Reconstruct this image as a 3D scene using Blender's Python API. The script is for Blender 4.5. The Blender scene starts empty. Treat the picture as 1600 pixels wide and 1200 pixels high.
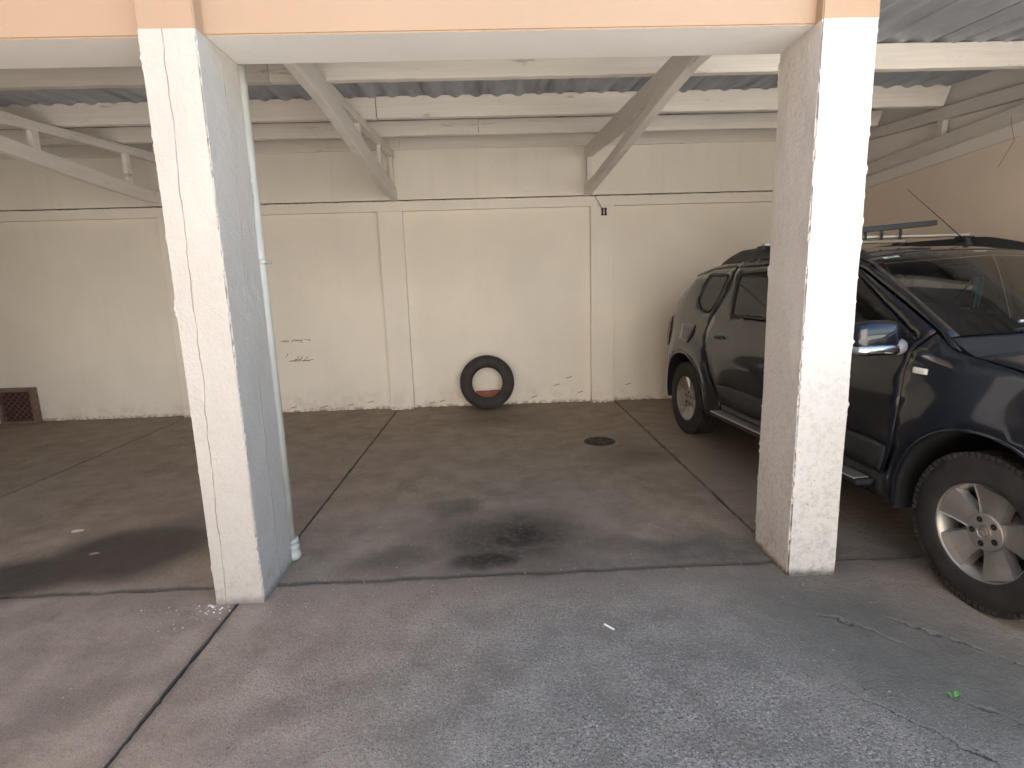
import bpy, bmesh, math, random
from math import sin, cos, pi, radians, sqrt, atan2
from mathutils import Vector, Matrix, noise
from mathutils.geometry import delaunay_2d_cdt
random.seed(7)
sc = bpy.context.scene
COL = sc.collection

# ------------------------------------------------------------------ camera
F_PX, PITCH, ROLL, YAW, CAM_H = 850.75, 0.1772, 0.0307, 0.0277, 1.45
cam = bpy.data.cameras.new('camera'); cam_o = bpy.data.objects.new('camera', cam); COL.objects.link(cam_o)
cam.sensor_width = 36; cam.lens = 36 * F_PX / 1600; cam.clip_start = .05; cam.clip_end = 400
_fw = Vector((sin(YAW)*cos(PITCH), cos(YAW)*cos(PITCH), -sin(PITCH)))
_rt = Vector((cos(YAW), -sin(YAW), 0)); _up = _rt.cross(_fw)
_r2 = _rt*cos(ROLL) - _up*sin(ROLL); _u2 = _rt*sin(ROLL) + _up*cos(ROLL)
M = Matrix((( _r2.x, _u2.x, -_fw.x, 0), (_r2.y, _u2.y, -_fw.y, 0), (_r2.z, _u2.z, -_fw.z, CAM_H), (0, 0, 0, 1)))
cam_o.matrix_world = M
sc.camera = cam_o

# ------------------------------------------------------------------ sky, sun, exposure
SUN_EL, SUN_AZ = 54, -28          # azimuth measured from +Y towards +X
w = bpy.data.worlds.new('World'); sc.world = w; w.use_nodes = True
nt = w.node_tree; bg = nt.nodes['Background']
sky = nt.nodes.new('ShaderNodeTexSky'); sky.sky_type = 'NISHITA'; sky.sun_disc = False
sky.sun_elevation = radians(SUN_EL); sky.sun_rotation = radians(SUN_AZ); sky.air_density = 1.0; sky.dust_density = 2.0
nt.links.new(sky.outputs[0], bg.inputs[0]); bg.inputs[1].default_value = 0.085
sun = bpy.data.lights.new('sun', 'SUN'); sun.energy = 5.0; sun.angle = radians(.5); sun.color = (1, .955, .885)
sun_o = bpy.data.objects.new('sun', sun); COL.objects.link(sun_o)
_sd = Vector((sin(radians(SUN_AZ))*cos(radians(SUN_EL)), cos(radians(SUN_AZ))*cos(radians(SUN_EL)), sin(radians(SUN_EL))))
sun_o.rotation_euler = _sd.to_track_quat('Z', 'Y').to_euler()
sc.view_settings.view_transform = 'Standard'; sc.view_settings.look = 'None'
sc.view_settings.exposure = 2.70; sc.view_settings.gamma = 1; sc.view_settings.use_curve_mapping = False
try:
    sc.cycles.max_bounces = 9; sc.cycles.diffuse_bounces = 6
except Exception: pass

# ------------------------------------------------------------------ material helpers
class NT:
    def __init__(s, m):
        s.t = m.node_tree; s.n = s.t.nodes; s.l = s.t.links
    def new(s, k, **kw):
        n = s.n.new(k)
        for a, b in kw.items(): setattr(n, a, b)
        return n
    def put(s, sock, v):
        if isinstance(v, bpy.types.NodeSocket): s.l.new(v, sock)
        elif v is not None: sock.default_value = v
    def math(s, op, a, b=None, c=None, clamp=False):
        n = s.new('ShaderNodeMath', operation=op); n.use_clamp = clamp
        s.put(n.inputs[0], a)
        if b is not None: s.put(n.inputs[1], b)
        if c is not None: s.put(n.inputs[2], c)
        return n.outputs[0]
    def noise(s, vec, scale, detail=4, rough=.55, dist=0):
        n = s.new('ShaderNodeTexNoise'); s.put(n.inputs['Vector'], vec)
        n.inputs['Scale'].default_value = scale; n.inputs['Detail'].default_value = detail
        n.inputs['Roughness'].default_value = rough; n.inputs['Distortion'].default_value = dist
        return n.outputs['Fac']
    def voro(s, vec, scale, feature='F1'):
        n = s.new('ShaderNodeTexVoronoi', feature=feature); s.put(n.inputs['Vector'], vec)
        n.inputs['Scale'].default_value = scale
        return n
    def ramp(s, v, lo, hi, a=0., b=1.):
        n = s.new('ShaderNodeMapRange', interpolation_type='SMOOTHSTEP'); s.put(n.inputs[0], v)
        n.inputs[1].default_value = lo; n.inputs[2].default_value = hi; n.inputs[3].default_value = a; n.inputs[4].default_value = b
        return n.outputs[0]
    def mix(s, f, a, b, mode='MIX'):
        n = s.new('ShaderNodeMix', data_type='RGBA', blend_type=mode)
        s.put(n.inputs[0], f)
        for k, v in ((6, a), (7, b)):
            if isinstance(v, (tuple, list)): v = (*v[:3], 1)
            s.put(n.inputs[k], v)
        return n.outputs[2]
    def bump(s, h, strength, dist=.01, normal=None):
        n = s.new('ShaderNodeBump'); n.inputs['Strength'].default_value = strength; n.inputs['Distance'].default_value = dist
        s.put(n.inputs['Height'], h)
        if normal is not None: s.put(n.inputs['Normal'], normal)
        return n.outputs[0]
    def mapping(s, vec, loc=(0,0,0), rot=(0,0,0), scale=(1,1,1)):
        n = s.new('ShaderNodeMapping'); s.put(n.inputs[0], vec)
        n.inputs[1].default_value = loc; n.inputs[2].default_value = rot; n.inputs[3].default_value = scale
        return n.outputs[0]

def new_mat(name):
    m = bpy.data.materials.new(name); m.use_nodes = True
    t = NT(m); b = m.node_tree.nodes['Principled BSDF']
    return m, t, b
def pos(t): return t.new('ShaderNodeNewGeometry').outputs['Position']
def objc(t): return t.new('ShaderNodeTexCoord').outputs['Object']
def plain(name, col, rough=.5, metal=0, coat=0, bump=0, bscale=60, var=.0, spec=None):
    m, t, b = new_mat(name)
    P = objc(t)
    c = (*col, 1)
    if var:
        n = t.noise(P, 9, 5)
        c = t.mix(t.ramp(n, .3, .7), tuple(x*(1-var) for x in col), tuple(min(1, x*(1+var)) for x in col))
    t.put(b.inputs['Base Color'], c); b.inputs['Roughness'].default_value = rough
    b.inputs['Metallic'].default_value = metal; b.inputs['Coat Weight'].default_value = coat
    if spec is not None: b.inputs['Specular IOR Level'].default_value = spec
    if bump: t.put(b.inputs['Normal'], t.bump(t.noise(P, bscale, 4), bump, .004))
    return m

def paint_wall(name, col, stain=(.45,.36,.28), foot=True, rough_bump=.3, streak=.10, grime=.15):
    """old masonry paint: soft blotches, roller texture, dirt near the floor, small knocks"""
    m, t, b = new_mat(name); P = pos(t)
    big = t.ramp(t.noise(P, .9, 4), .3, .75)
    c = t.mix(big, tuple(x*.94 for x in col), tuple(min(.95, x*1.04) for x in col))
    st = t.noise(t.mapping(P, scale=(9, 9, .7)), 1.0, 5)
    c = t.mix(t.math('MULTIPLY', t.ramp(st, .52, .8), streak), c, tuple(x*.72 for x in col))
    sep = t.new('ShaderNodeSeparateXYZ'); t.put(sep.inputs[0], P)
    if foot:
        low = t.ramp(sep.outputs[2], .02, .38, 1, 0)
        n = t.ramp(t.noise(P, 7, 6, .65), .42, .7)
        c = t.mix(t.math('MULTIPLY', t.math('MULTIPLY', low, n), .35), c, stain)
        vlow = t.ramp(sep.outputs[2], .0, .06, .8, 0)
        c = t.mix(t.math('MULTIPLY', vlow, t.ramp(t.noise(P, 22, 4), .4, .6)), c, (.2,.15,.11))
    sp = t.noise(t.mapping(P, scale=(1, 1, 2.2)), 3.3, 6, .7)
    c = t.mix(t.math('MULTIPLY', t.ramp(sp, .66, .74), grime), c, tuple(x*.5 for x in stain))
    t.put(b.inputs['Base Color'], c); b.inputs['Roughness'].default_value = .72
    h = t.math('ADD', t.math('MULTIPLY', t.noise(P, 55, 5, .6), .35), t.math('MULTIPLY', t.noise(P, 5, 4), 1.0))
    t.put(b.inputs['Normal'], t.bump(h, rough_bump, .008))
    return m

CREAM = (.84, .79, .70)
M_wall = paint_wall('cream_wall_paint', CREAM)
M_wall_up = paint_wall('upper_wall_paint', (.84, .79, .70), foot=False, streak=.2, grime=.3)
M_trim = paint_wall('cream_trim_paint', (.85, .80, .715))
M_side = paint_wall('tan_side_wall_paint', (.74, .64, .545), foot=True)
M_side_up = paint_wall('off_white_side_paint', (.72, .69, .65), foot=False)
M_opp = paint_wall('bounce_cream_render', (.74, .70, .63), foot=False)
M_peach_far = paint_wall('peach_render', (.62, .42, .27), foot=False, streak=.5)

def pillar_mat(name, col, crack=None, pits=.0, ridge=None):
    m, t, b = new_mat(name); P = pos(t)
    sep = t.new('ShaderNodeSeparateXYZ'); t.put(sep.inputs[0], P)
    X, Y, Z = sep.outputs
    c = t.mix(t.ramp(t.noise(P, 2.2, 5), .3, .7), tuple(x*.95 for x in col), tuple(min(.9, x*1.02) for x in col))
    low = t.ramp(Z, .0, .30, 1, 0)
    c = t.mix(t.math('MULTIPLY', low, t.math('MULTIPLY', t.ramp(t.noise(P, 14, 6, .7), .5, .66), .7)), c, (.33,.28,.24))
    vl = t.ramp(t.math('ADD', Z, t.math('MULTIPLY', t.noise(P, 16, 4), .05)), .03, .075, .95, 0)
    if pits:
        c = t.mix(t.math('MULTIPLY', vl, min(1, .35+pits)), c, (.09,.08,.07))
        mott = t.math('MULTIPLY', t.ramp(Z, .25, 1.5, 1, .25), t.ramp(t.noise(P, 38, 6, .75), .46, .62))
        c = t.mix(t.math('MULTIPLY', mott, .5*pits), c, tuple(x*.55 for x in col))
    v = t.voro(P, 26); d = v.outputs['Distance']
    sel = t.ramp(t.noise(P, 6, 3), .5-.12*pits, .6)
    pit = t.math('MULTIPLY', t.ramp(d, .05, .11, 1, 0), t.math('MULTIPLY', sel, t.ramp(Z, .4, 1.2, 1, .25)))
    c = t.mix(t.math('MULTIPLY', pit, .8*pits+.15), c, (.12,.1,.08))
    h = t.math('ADD', t.math('MULTIPLY', t.noise(P, 70, 5, .65), .45), t.noise(P, 12, 5, .6))
    h = t.math('SUBTRACT', h, t.math('MULTIPLY', pit, .8))
    if crack is not None:
        wob = t.math('MULTIPLY', t.math('SUBTRACT', t.noise(t.mapping(P, scale=(.01, .01, 1)), 3.2, 7, .62), .5), .055)
        xx = t.math('SUBTRACT', X, t.math('ADD', t.math('ADD', crack[0], t.math('MULTIPLY', Z, crack[1])), wob))
        line = t.ramp(t.math('ABSOLUTE', xx), .0008, .0032, 1, 0)
        thick = t.ramp(t.noise(t.mapping(P, scale=(.01, .01, 1)), 9, 3), .35, .6, .35, 1)
        line = t.math('MULTIPLY', line, thick)
        front = t.new('ShaderNodeSeparateXYZ'); t.put(front.inputs[0], t.new('ShaderNodeNewGeometry').outputs['True Normal'])
        fr = t.ramp(front.outputs[1], -.9, -.6, 1, 0)
        line = t.math('MULTIPLY', line, fr)
        c = t.mix(t.math('MULTIPLY', line, .75), c, (.26,.18,.12))
        h = t.math('SUBTRACT', h, t.math('MULTIPLY', line, .7))
    if ridge is not None:
        wob = t.math('MULTIPLY', t.math('SUBTRACT', t.noise(t.mapping(P, scale=(.01, .01, 1)), 2.2, 6), .5), .05)
        yy = t.math('SUBTRACT', Y, t.math('ADD', ridge, wob))
        line = t.ramp(t.math('ABSOLUTE', yy), .001, .006, 1, 0)
        line = t.math('MULTIPLY', line, t.ramp(Z, .9, 1.2, 1, .2))
        h = t.math('ADD', h, t.math('MULTIPLY', line, .9))
    t.put(b.inputs['Base Color'], c); b.inputs['Roughness'].default_value = .6
    t.put(b.inputs['Normal'], t.bump(h, .6, .014))
    return m
M_pil_l = pillar_mat('left_pillar_paint', (.50, .475, .435), crack=(-1.322, .018), pits=.25, ridge=2.62)
M_pil_r = pillar_mat('right_pillar_paint', (.62, .60, .56), pits=1.0)

def timber_mat(name, col, dirt):
    m, t, b = new_mat(name); P = pos(t)
    g = t.noise(t.mapping(P, scale=(1.2, 1.2, 30)), 1.6, 6, .6)
    c = t.mix(t.ramp(g, .35, .7), tuple(x*.9 for x in col), col)
    dn = t.noise(t.mapping(P, scale=(.8, 1, 4.5)), 3.2, 7, .72)
    c = t.mix(t.math('MULTIPLY', t.ramp(dn, .60, .70), dirt), c, (.17,.135,.11))
    n2 = t.noise(P, 1.4, 4)
    c = t.mix(t.math('MULTIPLY', t.ramp(n2, .45, .75), .3), c, tuple(x*.75 for x in col))
    t.put(b.inputs['Base Color'], c); b.inputs['Roughness'].default_value = .65
    t.put(b.inputs['Normal'], t.bump(t.math('ADD', g, t.math('MULTIPLY', dn, .6)), .3, .006))
    return m
M_timber = timber_mat('painted_timber', (.80, .755, .68), .45)
M_timber_w = timber_mat('worn_painted_timber', (.62, .58, .52), 1.0)
M_truss = timber_mat('painted_truss_timber', (.79, .755, .70), .5)

def fascia_mat():
    m, t, b = new_mat('orange_render'); P = pos(t)
    c = t.mix(t.ramp(t.noise(P, 1.1, 4), .3, .7), (.365,.255,.17), (.39,.272,.182))
    t.put(b.inputs['Base Color'], c); b.inputs['Roughness'].default_value = .55
    t.put(b.inputs['Normal'], t.bump(t.noise(P, 45, 4), .3, .005))
    return m
M_fascia = fascia_mat()
M_under = paint_wall('beam_underside_paint', (.76, .74, .71), foot=False, streak=.1, grime=.15)

def sheet_mat():
    m, t, b = new_mat('fibre_cement'); P = pos(t)
    c = t.mix(t.ramp(t.noise(P, 2.3, 6, .65), .3, .75), (.36,.38,.41), (.46,.48,.52))
    c = t.mix(t.math('MULTIPLY', t.ramp(t.noise(t.mapping(P, scale=(7,.7,1)), 1.3, 5), .5, .72), .5), c, (.10,.085,.08))
    t.put(b.inputs['Base Color'], c); b.inputs['Roughness'].default_value = .85
    t.put(b.inputs['Normal'], t.bump(t.noise(P, 40, 4), .3, .004))
    return m
M_sheet = sheet_mat()

YJ0 = 2.572
def floor_mat():
    m, t, b = new_mat('stained_concrete'); P = pos(t)
    sep = t.new('ShaderNodeSeparateXYZ'); t.put(sep.inputs[0], P); X, Y, Z = sep.outputs
    wn = t.new('ShaderNodeTexNoise'); t.put(wn.inputs['Vector'], P); wn.inputs['Scale'].default_value = 3.2; wn.inputs['Detail'].default_value = 6
    wn.inputs['Roughness'].default_value = .6
    wv = t.new('ShaderNodeVectorMath', operation='MULTIPLY_ADD'); t.l.new(wn.outputs['Color'], wv.inputs[0])
    wv.inputs[1].default_value = (.42, .42, 0); t.l.new(P, wv.inputs[2])
    Q = t.new('ShaderNodeVectorMath', operation='SUBTRACT'); t.l.new(wv.outputs[0], Q.inputs[0]); Q.inputs[1].default_value = (.21, .21, 0)
    Q = Q.outputs[0]
    def ell(cx, cy, rx, ry, rot=0, lo=.4, hi=1.15, src=None):
        mp = t.new('ShaderNodeMapping', vector_type='TEXTURE'); t.put(mp.inputs[0], src if src is not None else Q)
        mp.inputs[1].default_value = (cx, cy, 0); mp.inputs[2].default_value = (0, 0, radians(rot)); mp.inputs[3].default_value = (rx, ry, 1)
        ln = t.new('ShaderNodeVectorMath', operation='MULTIPLY'); t.put(ln.inputs[0], mp.outputs[0]); ln.inputs[1].default_value = (1, 1, 0)
        l2 = t.new('ShaderNodeVectorMath', operation='LENGTH'); t.put(l2.inputs[0], ln.outputs[0])
        return t.ramp(l2.outputs['Value'], lo, hi, 1, 0)
    n_big = t.noise(P, .8, 5, .6); n_mid = t.noise(P, 4.5, 6, .65); n_fine = t.noise(P, 24, 5, .7); n_grain = t.noise(P, 190, 3, .8)
    brown_a, brown_b = (.245, .192, .140), (.385, .308, .232)
    c = t.mix(t.ramp(n_mid, .3, .72), brown_a, brown_b)
    c = t.mix(t.math('MULTIPLY', t.ramp(n_big, .4, .7), .45), c, (.33, .285, .24))
    # worn cement-grey zone in the drive, with bare aggregate
    grey = t.math('MAXIMUM', ell(.75, 1.35, 1.75, 1.5, 8, .35, 1.05), ell(2.2, .2, 1.4, 1.6, 0, .4, 1.1))
    grey = t.math('MAXIMUM', grey, t.math('MULTIPLY', ell(.45, 3.9, 1.3, 1.6, 0, .2, 1.15), .30))
    gcol = t.mix(t.ramp(n_mid, .32, .7), (.166, .162, .138), (.272, .264, .228))
    c = t.mix(grey, c, gcol)
    agg = t.math('MULTIPLY', t.math('MAXIMUM', ell(.7, 1.25, 1.3, 1.1, 8, .35, 1.0), t.math('MULTIPLY', ell(.1, 1.9, 1.6, .8, 0, .3, 1.1), .6)), t.ramp(n_mid, .28, .62, .45, 1))
    v1 = t.voro(P, 120); v2 = t.voro(P, 85)
    sepc = t.new('ShaderNodeSeparateColor'); t.put(sepc.inputs[0], v1.outputs['Color'])
    light = t.math('MULTIPLY', t.ramp(sepc.outputs[0], .66, .9), t.ramp(v1.outputs['Distance'], .2, .5, 1, 0))
    dark = t.math('MULTIPLY', t.ramp(sepc.outputs[1], .6, .9), t.ramp(v1.outputs['Distance'], .2, .55, 1, 0))
    c = t.mix(t.math('MULTIPLY', t.math('MULTIPLY', light, agg), .95), c, (.52, .50, .47))
    c = t.mix(t.math('MULTIPLY', t.math('MULTIPLY', dark, agg), .9), c, (.07, .07, .075))
    ng = t.noise(P, 80, 4, .85)
    c = t.mix(t.math('MULTIPLY', t.ramp(ng, .52, .66), t.math('MULTIPLY_ADD', agg, .75, .16)), c, (.50, .49, .455))
    c = t.mix(t.math('MULTIPLY', t.ramp(ng, .47, .36), t.math('MULTIPLY_ADD', agg, .72, .22)), c, (.045, .046, .048))
    # greenish and dark dirt on the right of the drive
    moss = t.math('MAXIMUM', ell(1.55, 1.9, .55, .9, 25, .3, 1.1), ell(1.1, 2.75, .5, .25, 10, .3, 1.1))
    c = t.mix(t.math('MULTIPLY', moss, t.ramp(n_mid, .3, .6, .35, .85)), c, (.105, .108, .088))
    c = t.mix(t.math('MULTIPLY', ell(.55, .85, .32, .42, 20, .2, 1.1), .75), c, (.075, .08, .09))
    blot = t.noise(P, 2.1, 8, .72)
    c = t.mix(t.math('MULTIPLY', t.ramp(blot, .53, .60), .22), c, (.105, .092, .08))
    c = t.mix(t.math('MULTIPLY', t.ramp(blot, .44, .36), .22), c, (.36, .32, .275))
    # traffic film either side of the cross joint
    jf = t.ramp(t.math('ABSOLUTE', t.math('SUBTRACT', Y, 2.6)), .0, .32, 1, 0)
    jf = t.math('MULTIPLY', jf, t.math('MULTIPLY', t.ramp(n_mid, .35, .6), t.ramp(X, -1.2, .0, .25, 1)))
    c = t.mix(t.math('MULTIPLY', jf, .6), c, (.10, .095, .085))
    # dirt packed along the joints
    for (xj, wj, y0_, y1_) in ((-1.275, .038, -1, YJ0), (-1.232, .016, YJ0, 7), (1.466, .016, YJ0, 7), (-3.776, .014, YJ0, 7)):
        dj = t.ramp(t.math('ABSOLUTE', t.math('SUBTRACT', t.math('ADD', X, t.math('MULTIPLY', t.math('SUBTRACT', n_mid, .5), .05)), xj)), .004, wj, 1, 0)
        iny = t.ramp(Y, y0_-.02, y0_+.02) if y0_ > 0 else t.ramp(Y, y1_-.02, y1_+.02, 1, 0)
        c = t.mix(t.math('MULTIPLY', t.math('MULTIPLY', dj, iny), .4), c, (.085, .082, .075))
    dj = t.ramp(t.math('ABSOLUTE', t.math('SUBTRACT', t.math('ADD', Y, t.math('MULTIPLY', t.math('SUBTRACT', n_mid, .5), .10)), YJ0)), .003, .030, 1, 0)
    c = t.mix(t.math('MULTIPLY', dj, .7), c, (.060, .056, .052))
    # ragged cracks in the right of the drive
    crack_h = None
    for (ax_, ay_, bx_, by_, wc) in ((1.20, 1.70, 1.50, 1.30, .006), (1.50, 1.66, 1.80, 1.38, .007), (1.62, 2.10, 2.1, 1.55, .005), (1.35, 2.15, 1.62, 1.86, .004)):
        dx_, dy_ = bx_-ax_, by_-ay_; L_ = sqrt(dx_*dx_+dy_*dy_); ux_, uy_ = dx_/L_, dy_/L_
        al = t.math('ADD', t.math('MULTIPLY', t.math('SUBTRACT', X, ax_), ux_), t.math('MULTIPLY', t.math('SUBTRACT', Y, ay_), uy_))
        pe = t.math('ADD', t.math('MULTIPLY', t.math('SUBTRACT', X, ax_), -uy_), t.math('MULTIPLY', t.math('SUBTRACT', Y, ay_), ux_))
        pe = t.math('ADD', pe, t.math('MULTIPLY', t.math('SUBTRACT', t.noise(P, 7, 6, .7), .5), .16))
        msk = t.math('MULTIPLY', t.ramp(al, 0, .08), t.ramp(al, L_-.08, L_, 1, 0))
        msk = t.math('MULTIPLY', msk, t.ramp(t.noise(P, 11, 3), .40, .55))
        ln_ = t.math('MULTIPLY', t.ramp(t.math('ABSOLUTE', pe), .0006, wc, 1, 0), msk)
        c = t.mix(t.math('MULTIPLY', ln_, .85), c, (.03, .03, .028))
        lipm = t.math('MULTIPLY', t.ramp(t.math('ABSOLUTE', t.math('SUBTRACT', pe, .014)), .001, .012, 1, 0), msk)
        c = t.mix(t.math('MULTIPLY', lipm, .35), c, (.34, .33, .30))
        crack_h = ln_ if crack_h is None else t.math('MAXIMUM', crack_h, ln_)
    # oil: middle bay
    o1 = t.math('MAXIMUM', t.math('MULTIPLY', ell(.05, 2.98, .62, .50, 0, .25, 1.15, None), .80), t.math('MULTIPLY', ell(-.33, 3.5, .25, .2, 0, .3, 1.1), .5))
    o1 = t.math('MAXIMUM', o1, t.math('MULTIPLY', ell(-.55, 2.78, .42, .2, 10, .2, 1.1), .5))
    o1 = t.math('MAXIMUM', o1, t.math('MULTIPLY', ell(.62, 2.85, .5, .14, -6, .2, 1.1), .45))
    Qs = t.new('ShaderNodeVectorMath', operation='MULTIPLY_ADD'); t.l.new(wn.outputs['Color'], Qs.inputs[0]); Qs.inputs[1].default_value = (.13,.13,0); t.l.new(P, Qs.inputs[2])
    Qz = t.new('ShaderNodeVectorMath', operation='SUBTRACT'); t.l.new(Qs.outputs[0], Qz.inputs[0]); Qz.inputs[1].default_value = (.065,.065,0); Qz = Qz.outputs[0]
    core = t.math('MAXIMUM', ell(.11, 3.0, .30, .30, 0, .25, 1.2, Qz), ell(-.08, 2.74, .28, .16, 0, .3, 1.2, Qz))
    patchy = t.math('MULTIPLY', t.ramp(n_fine, .35, .55, .78, 1), t.ramp(t.noise(P, 9, 6, .7), .36, .50, .82, 1))
    o1 = t.math('MULTIPLY', t.math('MAXIMUM', o1, t.math('MULTIPLY', core, 1.0)), patchy)
    c = t.mix(o1, c, (.011, .0105, .011))
    # oil: left bay, long smooth patch
    o2 = t.math('MAXIMUM', ell(-2.16, 3.02, .50, .40, 20, .6, 1.15, Qz), ell(-2.62, 2.74, .72, .28, 22, .5, 1.2, Qz))
    o2 = t.math('MAXIMUM', o2, t.math('MULTIPLY', ell(-1.95, 3.2, .66, .42, 20, .5, 1.3, Qz), .5))
    c = t.mix(t.math('MULTIPLY', o2, .84), c, (.028, .022, .019))
    # faint drips near the back and around the drain, tyre marks
    o3 = t.math('MULTIPLY', ell(.02, 5.9, .75, .5, 0, .1, 1.1), .55)
    o3 = t.math('MAXIMUM', o3, t.math('MULTIPLY', ell(1.15, 4.45, .42, .4, 0, .1, 1.1), .6))
    o3 = t.math('MAXIMUM', o3, t.math('MULTIPLY', ell(2.1, 4.0, .7, 1.8, 0, .1, 1.1), .45))
    o3 = t.math('MAXIMUM', o3, t.math('MULTIPLY', ell(-1.65, 1.75, .45, .12, 40, .1, 1.1), .4))
    c = t.mix(t.math('MULTIPLY', o3, t.ramp(n_mid, .3, .6, .4, 1)), c, (.075, .062, .052))
    # pale scuffs and white specks
    sc1 = t.noise(t.mapping(P, scale=(1, 2.6, 1)), 2.6, 7, .75)
    c = t.mix(t.math('MULTIPLY', t.ramp(sc1, .60, .74), .22), c, (.40, .35, .31))
    v3 = t.voro(P, 17); s3 = t.new('ShaderNodeSeparateColor'); t.put(s3.inputs[0], v3.outputs['Color'])
    spk = t.math('MULTIPLY', t.ramp(v3.outputs['Distance'], .045, .09, 1, 0), t.ramp(s3.outputs[0], .80, .84))
    c = t.mix(t.math('MULTIPLY', spk, .8), c, (.55, .5, .45))
    v4 = t.voro(t.mapping(P, loc=(3,1,0)), 11); s4 = t.new('ShaderNodeSeparateColor'); t.put(s4.inputs[0], v4.outputs['Color'])
    spk2 = t.math('MULTIPLY', t.ramp(v4.outputs['Distance'], .04, .08, 1, 0), t.ramp(s4.outputs[0], .80, .84))
    c = t.mix(t.math('MULTIPLY', spk2, .7), c, (.05, .04, .035))
    gr = t.ramp(n_grain, .3, .7, .80, 1.18)
    g2 = t.new('ShaderNodeMix', data_type='RGBA', blend_type='MULTIPLY'); g2.inputs[0].default_value = 1
    t.put(g2.inputs[6], c); cc = t.new('ShaderNodeCombineColor')
    for i in range(3): t.put(cc.inputs[i], gr)
    t.put(g2.inputs[7], cc.outputs[0])
    t.put(b.inputs['Base Color'], g2.outputs[2])
    rr = t.math('SUBTRACT', t.ramp(n_mid, .3, .7, .72, .88), t.math('MULTIPLY', t.math('MAXIMUM', o1, o2), .28))
    t.put(b.inputs['Roughness'], rr)
    h = t.math('ADD', t.math('MULTIPLY', n_fine, .8), t.math('MULTIPLY', ng, .45))
    h = t.math('ADD', h, t.math('MULTIPLY', n_mid, .9))
    h = t.math('SUBTRACT', h, t.math('MULTIPLY', crack_h, 1.2))
    h = t.math('ADD', h, t.math('MULTIPLY', t.math('MULTIPLY', t.ramp(v1.outputs['Distance'], .0, .6, 1, 0), agg), .6))
    t.put(b.inputs['Normal'], t.bump(h, .8, .016))
    return m
M_floor = floor_mat()
M_dirt = plain('joint_dirt', (.035, .03, .026), .95, bump=.5, bscale=80, var=.3)
M_ground = plain('courtyard_paving', (.48, .46, .43), .85, bump=.3, bscale=8, var=.15)

# ------------------------------------------------------------------ object helpers
def obj(name, me, mat=None, parent=None, smooth=False):
    if isinstance(me, bmesh.types.BMesh):
        bm = me; me = bpy.data.meshes.new(name); bm.to_mesh(me); bm.free()
    o = bpy.data.objects.new(name, me); COL.objects.link(o)
    if mat is not None:
        for k in (mat if isinstance(mat, (list, tuple)) else [mat]): me.materials.append(k)
    if parent is not None: o.parent = parent
    if smooth:
        for p in me.polygons: p.use_smooth = True
    return o
def pydata(name, v, f, mat=None, parent=None, smooth=False):
    me = bpy.data.meshes.new(name); me.from_pydata([tuple(a) for a in v], [], f); me.update()
    return obj(name, me, mat, parent, smooth)
def tag(o, label=None, cat=None, group=None, kind=None):
    if label: o['label'] = label
    if cat: o['category'] = cat
    if group: o['group'] = group
    if kind: o['kind'] = kind
    return o
def empty(name, loc=(0,0,0), rz=0, label=None, cat=None, group=None, kind=None):
    o = bpy.data.objects.new(name, None); COL.objects.link(o); o.empty_display_size = .1
    o.location = loc; o.rotation_euler = (0, 0, rz)
    return tag(o, label, cat, group, kind)
def at(o, root):
    """parent o to root keeping its world coordinates (meshes are written in world metres)"""
    o.parent = root; o.matrix_parent_inverse = Matrix.LocRotScale(root.location, root.rotation_euler, None).inverted(); return o

def add_box(bm, x0, x1, y0, y1, z0, z1, bevel=0, seg=2):
    vs = [bm.verts.new((x, y, z)) for x in (x0, x1) for y in (y0, y1) for z in (z0, z1)]
    q = [(0,1,3,2), (4,6,7,5), (0,4,5,1), (2,3,7,6), (0,2,6,4), (1,5,7,3)]
    fs = [bm.faces.new([vs[i] for i in a]) for a in q]
    if bevel:
        es = list({e for f in fs for e in f.edges})
        bmesh.ops.bevel(bm, geom=es, offset=bevel, segments=seg, affect='EDGES', profile=.6)
    return bm
def box(name, x0, x1, y0, y1, z0, z1, mat, parent=None, bevel=.003):
    return obj(name, add_box(bmesh.new(), x0, x1, y0, y1, z0, z1, bevel), mat, parent)

def beam_x(name, x0, x1, yf, th, z0, h, mat, parent, seed=0, wob=.004, sag=0, skew=0):
    """timber running along X with many sections so its edges can wander"""
    n = max(4, int((x1-x0)/.06)); bm = bmesh.new(); rings = []
    for i in range(n+1):
        x = x0+(x1-x0)*i/n
        a = noise.noise(Vector((x*1.3, seed*7.1, 0)))*wob; c2 = noise.noise(Vector((x*1.1, seed*3.3, 5)))*wob
        e = noise.noise(Vector((x*9, seed, 9)))*wob*.7
        b2 = .004
        y0, y1, zz0, zz1 = yf, yf+th, z0+a+e+sag*x, z0+h+c2-e+sag*x
        xs = skew*(zz1-zz0)
        pts = [(y0, zz0+b2), (y0+b2, zz0), (y1-b2, zz0), (y1, zz0+b2), (y1, zz1-b2), (y1-b2, zz1), (y0+b2, zz1), (y0, zz1-b2)]
        k = (1 if i == n else 0)
        rings.append([bm.verts.new((x+(k*skew*(p[1]-zz0)), p[0], p[1])) for p in pts])
    for i in range(n):
        for j in range(8):
            bm.faces.new((rings[i][j], rings[i+1][j], rings[i+1][(j+1) % 8], rings[i][(j+1) % 8]))
    bm.faces.new(rings[0]); bm.faces.new(rings[-1][::-1]); bmesh.ops.recalc_face_normals(bm, faces=bm.faces)
    return obj(name, bm, mat, parent)

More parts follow.
